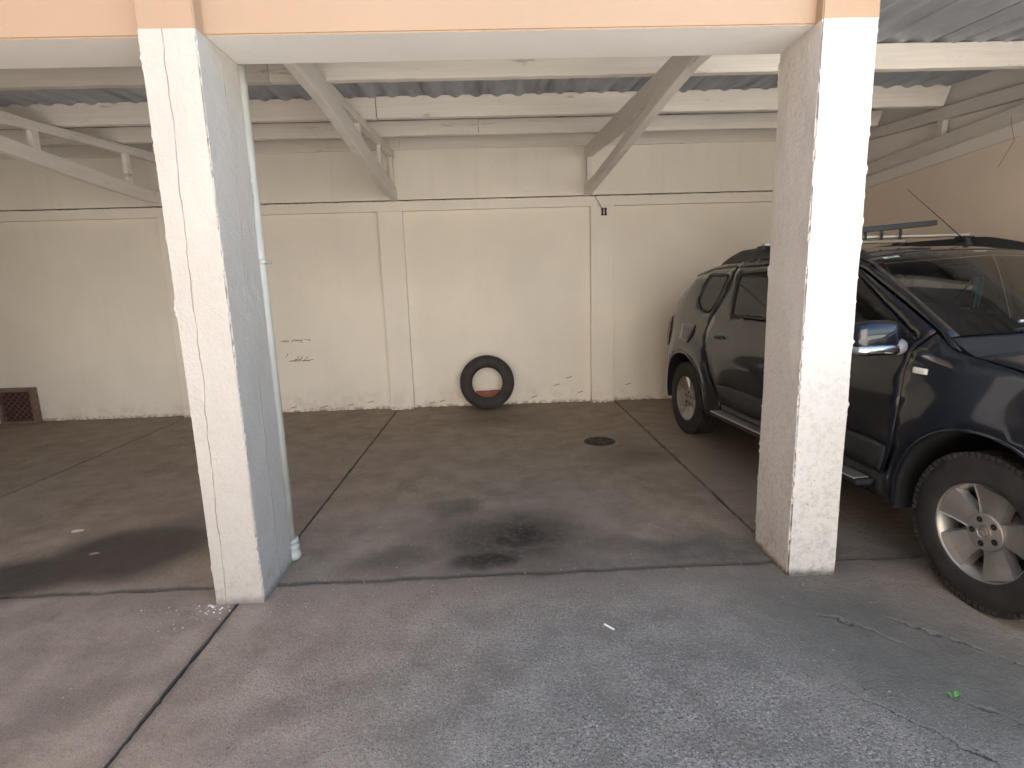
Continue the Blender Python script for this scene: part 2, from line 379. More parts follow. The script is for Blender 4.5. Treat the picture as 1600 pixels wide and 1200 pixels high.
def chord(name, pts_bot, pts_top, x0a, x0b, th, mat, parent, yr):
    """timber in a Y-Z plane. pts: [(y,z)...] sorted by y; x0a at y=yr[0], x0b at y=yr[1]"""
    def itp(p, y):
        for a, b in zip(p, p[1:]):
            if y <= b[0] or b is p[-1]: return a[1]+(b[1]-a[1])*(y-a[0])/(b[0]-a[0])
    ys0, ys1 = pts_bot[0][0], pts_bot[-1][0]; n = int((ys1-ys0)/.08)+2; bm = bmesh.new(); R = []
    for i in range(n+1):
        y = ys0+(ys1-ys0)*i/n; zb, zt = itp(pts_bot, y), itp(pts_top, y)
        zb += noise.noise(Vector((y*3, x0a, 1)))*.004; zt += noise.noise(Vector((y*3, x0a, 4)))*.004
        x = x0a+(x0b-x0a)*(y-yr[0])/(yr[1]-yr[0]); e = .004
        P = [(x, zb+e), (x+e, zb), (x+th-e, zb), (x+th, zb+e), (x+th, zt-e), (x+th-e, zt), (x+e, zt), (x, zt-e)]
        R.append([bm.verts.new((q[0], y, q[1])) for q in P])
    for i in range(n):
        for j in range(8): bm.faces.new((R[i][j], R[i][(j+1) % 8], R[i+1][(j+1) % 8], R[i+1][j]))
    bm.faces.new(R[0][::-1]); bm.faces.new(R[-1]); bmesh.ops.recalc_face_normals(bm, faces=bm.faces)
    return obj(name, bm, mat, parent)

def tube(bm, pts, r, n=10, cap=True):
    pts = [Vector(p) for p in pts]; rr = r if isinstance(r, (list, tuple)) else [r]*len(pts); rings = []
    prev = None
    for i, p in enumerate(pts):
        d = (pts[min(i+1, len(pts)-1)]-pts[max(i-1, 0)]).normalized()
        if prev is None:
            a = d.orthogonal().normalized()
        else:
            a = (prev - d*prev.dot(d)).normalized()
        prev = a; b = d.cross(a)
        rings.append([bm.verts.new(p+(a*cos(2*pi*k/n)+b*sin(2*pi*k/n))*rr[i]) for k in range(n)])
    for i in range(len(pts)-1):
        for k in range(n): bm.faces.new((rings[i][k], rings[i][(k+1) % n], rings[i+1][(k+1) % n], rings[i+1][k]))
    if cap: bm.faces.new(rings[0][::-1]); bm.faces.new(rings[-1])
    return bm
def lathe(bm, prof, n=32, axis='z', loc=(0,0,0), closed=False):
    """prof [(r, h)...]"""
    rings = []
    for r, h in prof:
        ring = []
        for k in range(n):
            a = 2*pi*k/n
            if axis == 'z': v = (r*cos(a), r*sin(a), h)
            elif axis == 'y': v = (r*cos(a), h, r*sin(a))
            else: v = (h, r*cos(a), r*sin(a))
            ring.append(bm.verts.new(Vector(v)+Vector(loc)))
        rings.append(ring)
    m = len(rings)
    for i in range(m if closed else m-1):
        A, B = rings[i], rings[(i+1) % m]
        for k in range(n): bm.faces.new((A[k], A[(k+1) % n], B[(k+1) % n], B[k]))
    bmesh.ops.recalc_face_normals(bm, faces=bm.faces)
    return bm

# ================================================================== SETTING
YW = 6.651
# ground sheet to the horizon, concrete slabs on top of it
g = bmesh.new(); add_box(g, -70, 70, -70, 70, -.30, -.035)
ground = tag(obj('ground', g, M_ground), kind='structure')
ground['label'] = 'ground under and around the concrete slabs'
bed = bmesh.new(); add_box(bed, -9.5, 4.6, -.2, 7.0, -.034, -.014)
obj('joint_bed', bed, M_dirt, ground)

def wander(p0, p1, amp, seed, step=.02):
    p0, p1 = Vector(p0), Vector(p1); d = p1-p0; n = max(2, int(d.length/step)); nn = Vector((-d.y, d.x)).normalized(); out = []
    for i in range(n):
        q = p0+d*i/n; sg_ = 1 if abs(nn.y) > .5 and nn.y > 0 else -1
        k = .35*abs(noise.noise(Vector((q.x*5+seed, q.y*5, seed*sg_))))+.5*abs(noise.noise(Vector((q.x*14+seed, q.y*14, seed))))
        k += 2.6*max(0, noise.noise(Vector((q.x*3.1+seed, q.y*3.1, 7*sg_)))-.22)+.8*max(0, noise.noise(Vector((q.x*30, q.y*30, 3*sg_))))
        ed = min(1, min(i, n-i)*step/.15)
        out.append(q+nn*k*amp*ed)
    return out
XJ = [-9.4, -6.32, -3.776, -1.232, 1.466, 4.2]
def slab(corners, gap_amp, seed, name='slab'):
    """poured slab: polygon with wandering edges, inset by the joint"""
    loop = []
    for i in range(len(corners)):
        loop += wander(corners[i], corners[(i+1) % len(corners)], gap_amp, seed+i*.0)
    bm = bmesh.new(); c = sum((Vector(p) for p in loop), Vector((0,0)))/len(loop)
    top = [bm.verts.new((p.x, p.y, 0)) for p in loop]; f = bm.faces.new(top)
    if f.normal.z < 0: f.normal_flip()
    r = bmesh.ops.inset_individual(bm, faces=[f], thickness=.007, depth=0)
    for v in top: v.co.z = -.006
    ex = bmesh.ops.extrude_edge_only(bm, edges=[e for e in bm.edges if all(abs(v.co.z+.006) < 1e-6 for v in e.verts)])
    for v in [x for x in ex['geom'] if isinstance(x, bmesh.types.BMVert)]: v.co.z = -.03
    bmesh.ops.triangulate(bm, faces=[x for x in bm.faces if len(x.verts) > 4])
    bmesh.ops.recalc_face_normals(bm, faces=bm.faces)
    o = obj(name, bm, M_floor, ground)
    return o
G = .005
YJ = 2.572
for a, b in zip(XJ, XJ[1:]):
    slab([(a+G, YJ+G), (b-G, YJ+G), (b-G, YW+.02), (a+G, YW+.02)], .009, 3)
XJf = [-9.4, -6.5, -3.9, -1.275, 4.6]
for i, (a, b) in enumerate(zip(XJf, XJf[1:])):
    slab([(a+.007, YJ-G), (a+.007, -.15), (b-.004, -.15), (b-.004, YJ-G)], .012, 11)

# ---- back wall: recessed panels between pilasters under a cap beam, upper wall above it
bw = empty('back_wall', (0, YW, 0), label='cream painted back wall divided into recessed panels by shallow pilasters', cat='wall')
PIL = [(-8.40,-8.12), (-6.06,-5.78), (-3.82,-3.53), (-1.309,-1.029), (1.164,1.437), (3.66,3.95)]
PIL = [(-8.6,-8.32), (-6.30,-6.02), (-3.81,-3.53), (-1.309,-1.029), (1.164,1.437), (3.64,3.90)]
def rough_panel(x0, x1, y, z0, z1, th, mat, name, seed=0, rag=.010):
    n = int((x1-x0)/.04)+1; bm = bmesh.new(); A = []
    for i in range(n+1):
        x = x0+(x1-x0)*i/n; r = rag*max(0, noise.noise(Vector((x*7, seed, 2)))+.1)
        A.append([bm.verts.new(q) for q in ((x, y+.012, z0), (x, y, z0+.004+r), (x, y, z1), (x, y+th, z1), (x, y+th, z0))])
    for a, b in zip(A, A[1:]):
        for j in range(5): bm.faces.new((a[j], b[j], b[(j+1) % 5], a[(j+1) % 5]))
    bm.faces.new(A[0][::-1]); bm.faces.new(A[-1]); bmesh.ops.recalc_face_normals(bm, faces=bm.faces)
    return at(obj(name, bm, mat), bw)
xs = [-9.4]+[v for p in PIL for v in p]+[4.06]
for i in range(0, len(xs), 2):
    rough_panel(xs[i]-.01, xs[i+1]+.01, YW, .0, 2.36, .15, M_wall, 'wall_panel', i)
for k, (a, b) in enumerate(PIL):
    bm = add_box(bmesh.new(), a, b, YW-.080, YW+.1, 0, 2.345, .004)
    at(obj('pilaster', bm, M_trim), bw)
# cap beam with a ragged upper arris, dark crack, then the upper wall
n = 560; bm = bmesh.new(); A = []
for i in range(n+1):
    x = -9.4+13.46*i/n
    j = .006*noise.noise(Vector((x*6, 1, 0)))+.005*noise.noise(Vector((x*25, 4, 0)))
    ch = -.014*max(0, noise.noise(Vector((x*11, 9, 3)))-.25)
    A.append([bm.verts.new(q) for q in ((x, YW-.082, 2.346), (x, YW-.082, 2.448+j*.5+ch), (x, YW-.074, 2.456+j+ch), (x, YW+.15, 2.456+j+ch), (x, YW+.15, 2.346))])
for a, b in zip(A, A[1:]):
    for j in range(5): bm.faces.new((a[j], b[j], b[(j+1) % 5], a[(j+1) % 5]))
bm.faces.new(A[0][::-1]); bm.faces.new(A[-1]); bmesh.ops.recalc_face_normals(bm, faces=bm.faces)
at(obj('cap_beam', bm, M_trim), bw)
bm = add_box(bmesh.new(), -9.4, 4.06, YW-.045, YW+.15, 2.473, 3.6, .003); at(obj('upper_wall', bm, M_wall_up), bw)
bm = add_box(bmesh.new(), -9.4, 4.06, YW+.03, YW+.14, 2.4, 2.5, .0); at(obj('mortar', bm, M_dirt), bw)
# pencil scrawl and scuffs on the panel right of the left pillar
M_ink = plain('marker_ink', (.03, .025, .02), .7)
M_scuff = plain('rubber_scuff', (.27, .21, .16), .8)
bm = bmesh.new(); random.seed(5)
def stroke(bm, pts, w=.0022, y=YW-.0012):
    for a, b in zip(pts, pts[1:]):
        d = Vector((b[0]-a[0], b[1]-a[1])); L = d.length
        if L < 1e-6: continue
        nn = Vector((-d.y, d.x)).normalized()*w
        q = [(a[0]+nn.x, y, a[1]+nn.y), (b[0]+nn.x, y, b[1]+nn.y), (b[0]-nn.x, y, b[1]-nn.y), (a[0]-nn.x, y, a[1]-nn.y)]
        bm.faces.new([bm.verts.new(v) for v in q])
x = -2.60; z = .878
word = [('dot', .02), ('hump', .03), ('hump', .03), ('loop', .03), ('gap', .03), ('ess', .025), ('tee', .02), ('hump', .025), ('hump', .03), ('gee', .03), ('gap', .02), ('dash', .05), ('loop', .025)]
for k, wd in word:
    zz = z+(x+2.6)*.03
    if k == 'dot': stroke(bm, [(x, zz), (x+.006, zz)])
    if k == 'hump': stroke(bm, [(x, zz-.008), (x+.004, zz+.01), (x+wd*.45, zz+.009), (x+wd*.5, zz-.008), (x+wd*.6, zz+.008), (x+wd*.9, zz+.004), (x+wd, zz-.008)])
    if k == 'loop': stroke(bm, [(x+wd*(.5+.42*cos(a*pi/4)), zz+.009*sin(a*pi/4)) for a in range(9)])
    if k == 'ess': stroke(bm, [(x+wd*.8, zz+.009), (x+wd*.2, zz+.008), (x+wd*.3, zz), (x+wd*.8, zz-.003), (x+wd*.1, zz-.009)])
    if k == 'tee': stroke(bm, [(x+wd*.4, zz+.02), (x+wd*.4, zz-.008)]); stroke(bm, [(x, zz+.01), (x+wd, zz+.011)])
    if k == 'gee': stroke(bm, [(x+wd*(.4+.3*cos(a*pi/4)), zz+.008*sin(a*pi/4)) for a in range(9)]); stroke(bm, [(x+wd*.75, zz+.008), (x+wd*.7, zz-.02), (x+wd*.2, zz-.022)])
    if k == 'dash': stroke(bm, [(x, zz+.006), (x+wd, zz+.009)])
    x += wd
at(obj('handwriting', bm, M_ink), bw)
bm = bmesh.new()
for (x0, z0, dx, dz) in [(-2.56,.69,.03,.045),(-2.50,.64,.14,.03),(-2.47,.635,.07,.065),(-2.42,.635,.06,.06),(-2.37,.637,.075,.05),(-2.52,.637,.25,-.002),(-2.34,.64,.11,.012),(-2.47,.64,.03,.03)]:
    stroke(bm, [(x0+dx*u+.01*sin(u*2), z0+dz*u*u) for u in [i/5 for i in range(6)]], .0035)
for (x0, z0) in [(-2.55,.055),(-2.2,.045),(-2.17,.05),(-1.85,.06),(-1.6,.09),(-.85,.05),(-.72,.07),(.42,.08),(.86,.31),(1.0,.12),(1.6,.2),(.7,.22)]:
    stroke(bm, [(x0, z0), (x0+.03, z0+.006), (x0+.07, z0+.018)], .005)
at(obj('scuff_marks', bm, M_scuff), bw)

# ---- side wall on the right
sw = empty('side_wall', (4.06, 4, 0), label='tan side wall with an off-white band under the roof, beyond the parked car', cat='wall')
bm = bmesh.new()
prof = [(1.95, 0), (6.65, 0), (6.65, 2.345), (1.95, 2.583)]
f1 = [bm.verts.new((4.06, y, z)) for y, z in prof]; f2 = [bm.verts.new((4.22, y, z)) for y, z in prof]
bm.faces.new(f1); bm.faces.new(f2[::-1])
for i in range(4): bm.faces.new((f1[i], f2[i], f2[(i+1) % 4], f1[(i+1) % 4]))
bmesh.ops.recalc_face_normals(bm, faces=bm.faces); at(obj('lower_wall', bm, M_side), sw)
bm = bmesh.new()
prof = [(1.95, 2.585), (6.65, 2.347), (6.65, 3.4), (1.95, 3.1)]
f1 = [bm.verts.new((4.045, y, z)) for y, z in prof]; f2 = [bm.verts.new((4.22, y, z)) for y, z in prof]
bm.faces.new(f1); bm.faces.new(f2[::-1])
for i in range(4): bm.faces.new((f1[i], f2[i], f2[(i+1) % 4], f1[(i+1) % 4]))
bmesh.ops.recalc_face_normals(bm, faces=bm.faces); at(obj('upper_band', bm, M_side_up), sw)

# ---- left end wall, then the house and building added out of view to bounce and block light
lw = empty('end_wall', (-9.4, 4, 0), label='cream end wall closing the far left of the carport', cat='wall')
at(box('wall_body', -9.6, -9.4, -.5, 6.9, 0, 3.4, M_wall), lw)
ob = empty('reflector', (2, -7.5, 0), label='unseen cream house across the yard behind the camera', cat='reflector')
at(box('wall_body', -4.1, 4.5, -14, -7.5, 0, 6.0, M_opp), ob)  # unseen block added to bounce sunlight onto the back wall
hs = empty('unseen_building', (-5, -6, 0), label='unseen peach building on the left of the drive, shaped to block light', cat='building')
at(box('wall_body', -8.2, -4.2, -14, 2.40, 0, 6.5, M_peach_far), hs)  # unseen; its reach is shaped to keep light off the left bay

# ---- front beam with orange fascia over the pillars
fb = empty('front_beam', (0, 2.6, 2.5), label='long orange fascia beam with pale underside spanning the two pillars', cat='beam')
bm = bmesh.new()
x0, x1, y0, y1, z0, z1 = -9.4, 1.632, 2.489, 2.788, 2.5, 3.42
V = [bm.verts.new(p) for p in ((x0,y0,z0),(x1,y0,z0),(x1,y1,z0),(x0,y1,z0),(x0,y0,z1),(x1,y0,z1),(x1,y1,z1),(x0,y1,z1))]
fs = [bm.faces.new([V[i] for i in q]) for q in ((0,3,2,1),(0,1,5,4),(1,2,6,5),(2,3,7,6),(3,0,4,7),(4,5,6,7))]
fs[0].material_index = 1; fs[3].material_index = 1
bmesh.ops.bevel(bm, geom=[e for e in bm.edges if all(abs(v.co.z-z0) < 1e-5 for v in e.verts)], offset=.006, segments=2, affect='EDGES')
at(obj('beam_body', bm, [M_fascia, M_under]), fb)

# ---- pillars
def pillar(x0, x1, y0, y1, mat, label, seed, chip, paint_z):
    root = empty('pillar', ((x0+x1)/2, (y0+y1)/2, 0), label=label, cat='pillar')
    H = 3.41; ns = int(paint_z/.009); zs = [paint_z*i/ns for i in range(ns+1)]+[paint_z+.2, 3.0, H]
    U = [0, .022, .05, .12, .3, .5, .7, .88, .95, .978]; bm = bmesh.new(); R = []
    per = [(x0+(x1-x0)*u, y0, 0, -1, u) for u in U]+[(x1, y0+(y1-y0)*u, 1, 0, u) for u in U]+\
          [(x1-(x1-x0)*u, y1, 0, 1, u) for u in U]+[(x0, y1-(y1-y0)*u, -1, 0, u) for u in U]
    cx, cy = (x0+x1)/2, (y0+y1)/2
    for z in zs:
        ring = []
        for (x, y, a, b, u) in per:
            q = Vector((x, y, z)); s = noise.noise(Vector((x*9+seed, y*9, z*4)))*.0022*chip
            px, py = x+a*s, y+b*s
            if u == 0:   # corner: knocked arris
                f1_ = noise.noise(Vector((x*3+seed, y*3, z*9))); f2_ = noise.noise(Vector((x+seed, y*5, z*31))); f3_ = noise.noise(Vector((x*7+seed, y, z*70)))
                c = (.0020 + .006*f1_ + .013*max(0, f2_+.35*f1_) + .007*max(0, f3_) - .002*max(0, -f3_)) * chip
                if z < .14: c += .012*chip*max(0, noise.noise(Vector((seed, x, z*30)))+.3)
                px += -c if x > cx else c; py += -c if y > cy else c
            if z < .05 and chip > 2: 
                k = (.05-z)*.25*(.4+noise.noise(Vector((x*30, y*30, seed)))); px += (cx-x)*k; py += (cy-y)*k
            ring.append(bm.verts.new((px, py, z)))
        R.append(ring)
    N = len(per)
    for i in range(len(zs)-1):
        for k in range(N):
            f = bm.faces.new((R[i][k], R[i][(k+1) % N], R[i+1][(k+1) % N], R[i+1][k]))
            if i >= ns: f.material_index = 1
    bm.faces.new(R[0][::-1]); bm.faces.new(R[-1])
    at(obj('shaft', bm, [mat, M_fascia]), root)
    return root
pl = pillar(-1.376, -1.148, 2.415, 2.791, M_pil_l, 'white square pillar on the left with a long vertical crack and a drainpipe behind it', 2.0, 1.5, 2.497)
pr = pillar(1.397, 1.637, 2.433, 2.782, M_pil_r, 'rough white square pillar with chipped corners in front of the parked car', 9.0, 2.1, 2.500)

# ---- drainpipe behind the left pillar
M_pvc = plain('pale_plastic_pipe', (.50, .50, .455), .4, bump=.05, var=.06)
dp = empty('drainpipe', (-1.175, 2.84, 0), label='pale plastic drainpipe running down behind the left pillar', cat='drainpipe')
at(obj('pipe', tube(bmesh.new(), [(-1.174, 2.836, .115), (-1.174, 2.836, 2.79)], .037, 24), M_pvc, smooth=True), dp)
bm = bmesh.new(); lathe(bm, [(.030,.125),(.040,.122),(.042,.098),(.038,.094),(.038,.084),(.044,.080),(.044,.066),(.039,.062),(.039,.046),(.047,.040),(.049,.016),(.042,.004),(.02,.004)], 24, loc=(-1.168, 2.846, 0))
at(obj('pipe_shoe', bm, M_pvc, smooth=True), dp)
bm = bmesh.new(); add_box(bm, -1.225, -1.124, 2.795, 2.885, 1.60, 1.615, .002); at(obj('pipe_clip', bm, M_pvc), dp)

# ================================================================== ROOF
roof = empty('carport_roof', (0, 4.5, 2.9), label='corrugated grey fibre cement roof carried on white timber purlins', cat='roof')
def ztop(y): return 3.009-.0806*(YW-y)
PUR = [(3.842, 2.793, .158), (4.968, 2.884, .172), (5.75, 2.942, .14), (6.58, 3.008, .13), (2.12, 2.65, .15)]
for k, (y, z, h) in enumerate(PUR):
    xe = [4.13, 3.99, 3.95, 4.04, 4.04][k]
    segs = {0: [(-9.38, -1.4, 1), (-1.395, 4.03, 0)], 1: [(-9.38, -.945, 0), (-.935, 3.97, 0)], 2: [(-9.38, -2.71, 0), (-2.70, -.1, 0), (-.094, 3.93, 0)],
            3: [(-9.38, -1.01, 0), (-1.0, 4.03, 0)], 4: [(1.66, 4.03, 0)]}[k]
    for q, (a, b, worn) in enumerate(segs):
        o = beam_x('purlin', a, b, y, .06, z+(.003 if q % 2 else 0), h, M_timber_w if worn else M_timber, None, seed=k*5+q, skew=(.35 if k in (1, 2) and b > 3 else 0))
        at(o, roof)
        if worn: o['label'] = 'front purlin with flaking paint'
SL = .0806
def sheet(x0, x1, y0, y1, lift):
    bm = bmesh.new(); nx = int((x1-x0)/.0147); ny = 10; R = []
    for j in range(ny+1):
        y = y0+(y1-y0)*j/ny; zc = 3.188-SL*(YW-y)+lift+.0035*noise.noise(Vector((y*1.3, x0*3, 0)))
        R.append([bm.verts.new((x0+(x1-x0)*i/nx, y, zc+.017*cos(2*pi*(x0+(x1-x0)*i/nx)/.177))) for i in range(nx+1)])
    for j in range(ny):
        for i in range(nx): bm.faces.new((R[j][i], R[j][i+1], R[j+1][i+1], R[j+1][i]))
    o = at(obj('roof_sheet', bm, M_sheet, smooth=True), roof)
    md = o.modifiers.new('thickness', 'SOLIDIFY'); md.thickness = .006; md.offset = 1
x = -9.38; k = 0
while x < 4.02:
    x1 = min(x+.177*5.25, 4.12)
    if x1 <= 1.66: sheet(x, x1, 2.786, 6.66, .008*(k % 2))
    elif x < 1.66:
        sheet(x, 1.70, 2.786, 6.66, .008*(k % 2)); sheet(1.635, x1, 1.98, 6.66, .008*(k % 2)+.007)
    else: sheet(x, x1, 1.98, 6.66, .008*(k % 2))
    x += .177*5; k += 1

# trusses
def truss(xa, xb, side, bot_b, bot_t, top_b, top_t, posts, label, th=.055, mat=None):
    """xa: left face x at the wall, xb: at y=3"""
    mat = mat or M_truss
    root = empty('roof_truss', (xa, YW, 2.46), label=label, cat='truss')
    yr = (YW, 3.0)
    at(chord('top_chord', top_b, top_t, xa, xb, th, mat, None, yr), root)
    at(chord('bottom_chord', bot_b, bot_t, xa-.005, xb-.005, th+.010, mat, None, yr), root)
    for (y, wdt) in posts:
        x = xa+(xb-xa)*(y-yr[0])/(yr[1]-yr[0])
        def itp(p, y):
            for a, b in zip(p, p[1:]):
                if y <= b[0] or b is p[-1]: return a[1]+(b[1]-a[1])*(y-a[0])/(b[0]-a[0])
        bm = add_box(bmesh.new(), x+.006, x+th-.008, y-wdt/2, y+wdt/2, itp(bot_t, y)-.02, itp(top_b, y)+.02, .003)
        at(obj('post', bm, mat), root)
    return root
truss(1.100, 1.090, 1, [(2.80,2.60),(3.7,2.575),(4.66,2.535),(6.64,2.462)], [(2.80,2.70),(4.05,2.640),(6.24,2.575),(6.64,2.57)],
      [(2.80,2.555),(3.70,2.632),(5.02,2.722),(6.64,2.88)], [(2.80,2.692),(3.53,2.758),(4.97,2.880),(6.64,3.006)],
      [(6.50,.07)], 'white timber roof truss standing on the wall above the dangling wire', th=.06)
truss(-1.135, -1.075, -1, [(2.80,2.66),(3.88,2.637),(4.88,2.540),(5.7,2.47),(6.64,2.458)], [(2.80,2.83),(4.21,2.765),(5.06,2.685),(6.64,2.60)],
      [(2.80,2.63),(4.20,2.775),(4.75,2.805),(6.64,2.93)], [(2.80,2.73),(4.0,2.83),(5.27,2.915),(6.64,3.006)],
      [(6.52,.07),(5.80,.06),(4.85,.06)], 'white timber roof truss just right of the left pillar')
truss(-3.62, -3.62, -1, [(2.80,2.60),(4.33,2.54),(5.29,2.473),(6.0,2.44),(6.64,2.458)], [(2.80,2.72),(4.35,2.655),(4.95,2.623),(6.21,2.56),(6.64,2.555)],
      [(2.80,2.55),(4.7,2.775),(5.82,2.855),(6.64,2.89)], [(2.80,2.695),(4.40,2.838),(4.74,2.851),(6.64,3.0)],
      [(6.50,.07),(5.82,.07),(4.70,.07)], 'white timber roof truss seen left of the left pillar')
truss(-6.1, -6.1, -1, [(2.80,2.60),(6.64,2.458)], [(2.80,2.72),(6.64,2.58)], [(2.80,2.57),(6.64,2.88)], [(2.80,2.695),(6.64,3.006)],
      [(6.50,.07),(5.82,.07),(4.70,.07)], 'white timber roof truss farthest left under the roof')
truss(3.972, 3.972, 1, [(1.97,2.675),(4.24,2.565),(5.74,2.50),(6.64,2.455)], [(1.97,2.79),(4.24,2.670),(5.75,2.61),(6.64,2.585)],
      [(1.97,2.53),(4.24,2.715),(5.74,2.835),(6.64,2.90)], [(1.97,2.633),(4.97,2.878),(6.64,3.004)], [(6.5,.07),(5.0,.07)],
      'off-white timber roof truss fixed along the right side wall', th=.066, mat=timber_mat('side_truss_timber', (.62,.59,.56), .2))

# ================================================================== SMALL THINGS
def uvring(R_, r_, sq, n=56, m=16):
    pass
# spare tyre leaning on the wall
M_tyre_old = plain('old_tyre_rubber', (.035, .030, .027), .78, bump=.4, bscale=70, var=.35)
ty = empty('tyre', (-.115, 6.42, 0), label='old bare car tyre leaning against the back wall in the middle bay', cat='tyre')
prof = [(.190,-.060),(.184,-.085),(.196,-.096),(.235,-.104),(.270,-.103),(.296,-.092),(.312,-.080),(.318,-.055),(.320,-.035),(.3205,-.02),(.314,-.018),(.314,-.012),(.321,-.010),(.321,.010),(.314,.012),(.314,.018),(.3205,.02),(.320,.035),(.318,.055),(.312,.080),(.296,.092),(.270,.103),(.235,.104),(.196,.096),(.184,.085),(.190,.060),(.215,.05),(.285,.045),(.295,.0),(.285,-.045),(.215,-.05)]
bm = bmesh.new(); lathe(bm, prof, 64, 'y', closed=True)
# shoulder blocks
o = obj('tyre_carcass', bm, M_tyre_old, ty, smooth=True)
bm = bmesh.new()
for k in range(60):
    a = 2*pi*k/60
    for s in (-1, 1):
        T = Matrix.Rotation(-a, 4, 'Y')
        b2 = bmesh.new(); add_box(b2, .296, .3225, .052*s-.030, .052*s+.030, -.012, .012, .002, 1)
        b2.transform(T); me = bpy.data.meshes.new('x'); b2.to_mesh(me); b2.free(); bm.from_mesh(me); bpy.data.meshes.remove(me)
tr = obj('tread_blocks', bm, M_tyre_old, ty); tr['kind'] = 'stuff'
for c in ty.children:
    c.matrix_local = Matrix.Translation((0, 0, .305)) @ Matrix.Rotation(radians(-12), 4, 'X')
ty.location = (-.118, 6.435, 0.022)

# hollow clay bricks standing behind the tyre
def brick_mat(name, col):
    m, t, b = new_mat(name); P = objc(t)
    c = t.mix(t.ramp(t.noise(P, 14, 5), .3, .7), tuple(x*.75 for x in col), col)
    c = t.mix(t.math('MULTIPLY', t.ramp(t.noise(P, 30, 5, .7), .6, .72), .5), c, (.5,.4,.33))
    t.put(b.inputs['Base Color'], c); b.inputs['Roughness'].default_value = .9
    t.put(b.inputs['Normal'], t.bump(t.noise(P, 90, 4), .4, .004)); return m
M_brick = brick_mat('clay_brick', (.42, .17, .10))
def hollow_brick(x, y, z, L, W, H, rz, label, group=None):
    r = empty('brick', (x, y, z), rz, label, 'brick', group)
    bm = bmesh.new(); add_box(bm, -L/2, L/2, -W/2+.003, W/2-.003, .002, H-.002, .003, 1)
    obj('brick_body', bm, M_brick, r)
    bm = bmesh.new()
    for i in range(5):
        zz = .012+(H-.024)*i/4
        add_box(bm, -L/2+.002, L/2-.002, -W/2-.003, -W/2+.004, zz-.009, zz+.009, .002, 1)
    obj('ribs', bm, M_brick, r)
    return r
hollow_brick(-.178, 6.585, 0, .165, .10, .195, .02, 'left of two red clay bricks standing behind the old tyre')
hollow_brick(-.030, 6.588, 0, .125, .10, .198, -.03, 'right of two red clay bricks standing behind the old tyre')

# perforated clay vent block on the floor at the far left
M_clay = brick_mat('dark_clay', (.17, .085, .065)); M_clay_e = brick_mat('clay_frame', (.24, .165, .13))
vb = empty('vent_grille', (-5.74, 6.60, 0), label='dark reddish clay vent grille at the foot of the wall, far left', cat='vent')
bm = bmesh.new()
add_box(bm, -.20, .155, -.04, .045, .39, .43, .004); at(obj('frame_rail', bm, M_clay_e, vb), vb) if False else obj('frame_rail', bm, M_clay_e, vb)
obj('frame_rail', add_box(bmesh.new(), -.20, .155, -.04, .045, .0, .03, .004), M_clay_e, vb)
obj('frame_stile', add_box(bmesh.new(), .155, .19, -.042, .045, .0, .43, .004), M_clay_e, vb)
obj('frame_stile', add_box(bmesh.new(), -.235, -.20, -.042, .045, .0, .43, .004), M_clay_e, vb)
bm = bmesh.new()
for i in range(11):
    for s in (-1, 1):
        c0 = -.2+.36*i/10*2-.18
        pts = []
        for q in range(2):
            zz = .03+.36*q; xx = c0+s*.18*(2*q-1)*1.0
            pts.append((xx, zz))
        # clip to frame
        (xa, za), (xb, zb) = pts
        def clip(xa, za, xb, zb):
            t0, t1 = 0., 1.
            for lo, hi, a, b in ((-.2, .155, xa, xb), (.03, .39, za, zb)):
                d = b-a
                if abs(d) < 1e-9:
                    if a < lo or a > hi: return None
                    continue
                u, v2 = (lo-a)/d, (hi-a)/d
                if u > v2: u, v2 = v2, u
                t0, t1 = max(t0, u), min(t1, v2)
            return (t0, t1) if t0 < t1 else None
        c = clip(xa, za, xb, zb)
        if not c: continue
        A = Vector((xa+(xb-xa)*c[0], -.012*(1 if s > 0 else .3), za+(zb-za)*c[0])); B = Vector((xa+(xb-xa)*c[1], -.012*(1 if s > 0 else .3), za+(zb-za)*c[1]))
        tube(bm, [A, B], .008, 5)
gl = obj('lattice', bm, M_clay, vb); gl['kind'] = 'stuff'
obj('backing', add_box(bmesh.new(), -.2, .155, .015, .04, .03, .39), plain('dark_void', (.05,.03,.025), .9), vb)

# drain cover
M_iron = plain('rusty_iron', (.055, .045, .038), .7, metal=.3, bump=.6, bscale=60, var=.4)
M_hole = plain('drain_dark', (.008, .007, .006), .9)
dc = empty('drain_cover', (.937, 4.885, 0), label='round cast iron drain cover set in the floor of the middle bay', cat='drain cover')
bm = bmesh.new(); lathe(bm, [(.122,-.01),(.122,.004),(.126,.007),(.140,.007),(.146,.002),(.146,-.01)], 40); obj('rim', bm, M_iron, dc)
bm = bmesh.new(); lathe(bm, [(.001,.0012),(.122,.0012)], 40); obj('pit', bm, M_hole, dc)
bm = bmesh.new(); lathe(bm, [(.001,.006),(.030,.006),(.034,.001)], 24)
lathe(bm, [(.074,.001),(.076,.006),(.086,.006),(.088,.001)], 40)
for k in range(10):
    a = 2*pi*k/10
    b2 = bmesh.new(); add_box(b2, .028, .124, -.006 if k % 2 else -.016, .006 if k % 2 else .016, .001, .0062, .001, 1); b2.transform(Matrix.Rotation(a, 4, 'Z'))
    me = bpy.data.meshes.new('x'); b2.to_mesh(me); b2.free(); bm.from_mesh(me); bpy.data.meshes.remove(me)
obj('grate', bm, M_iron, dc)

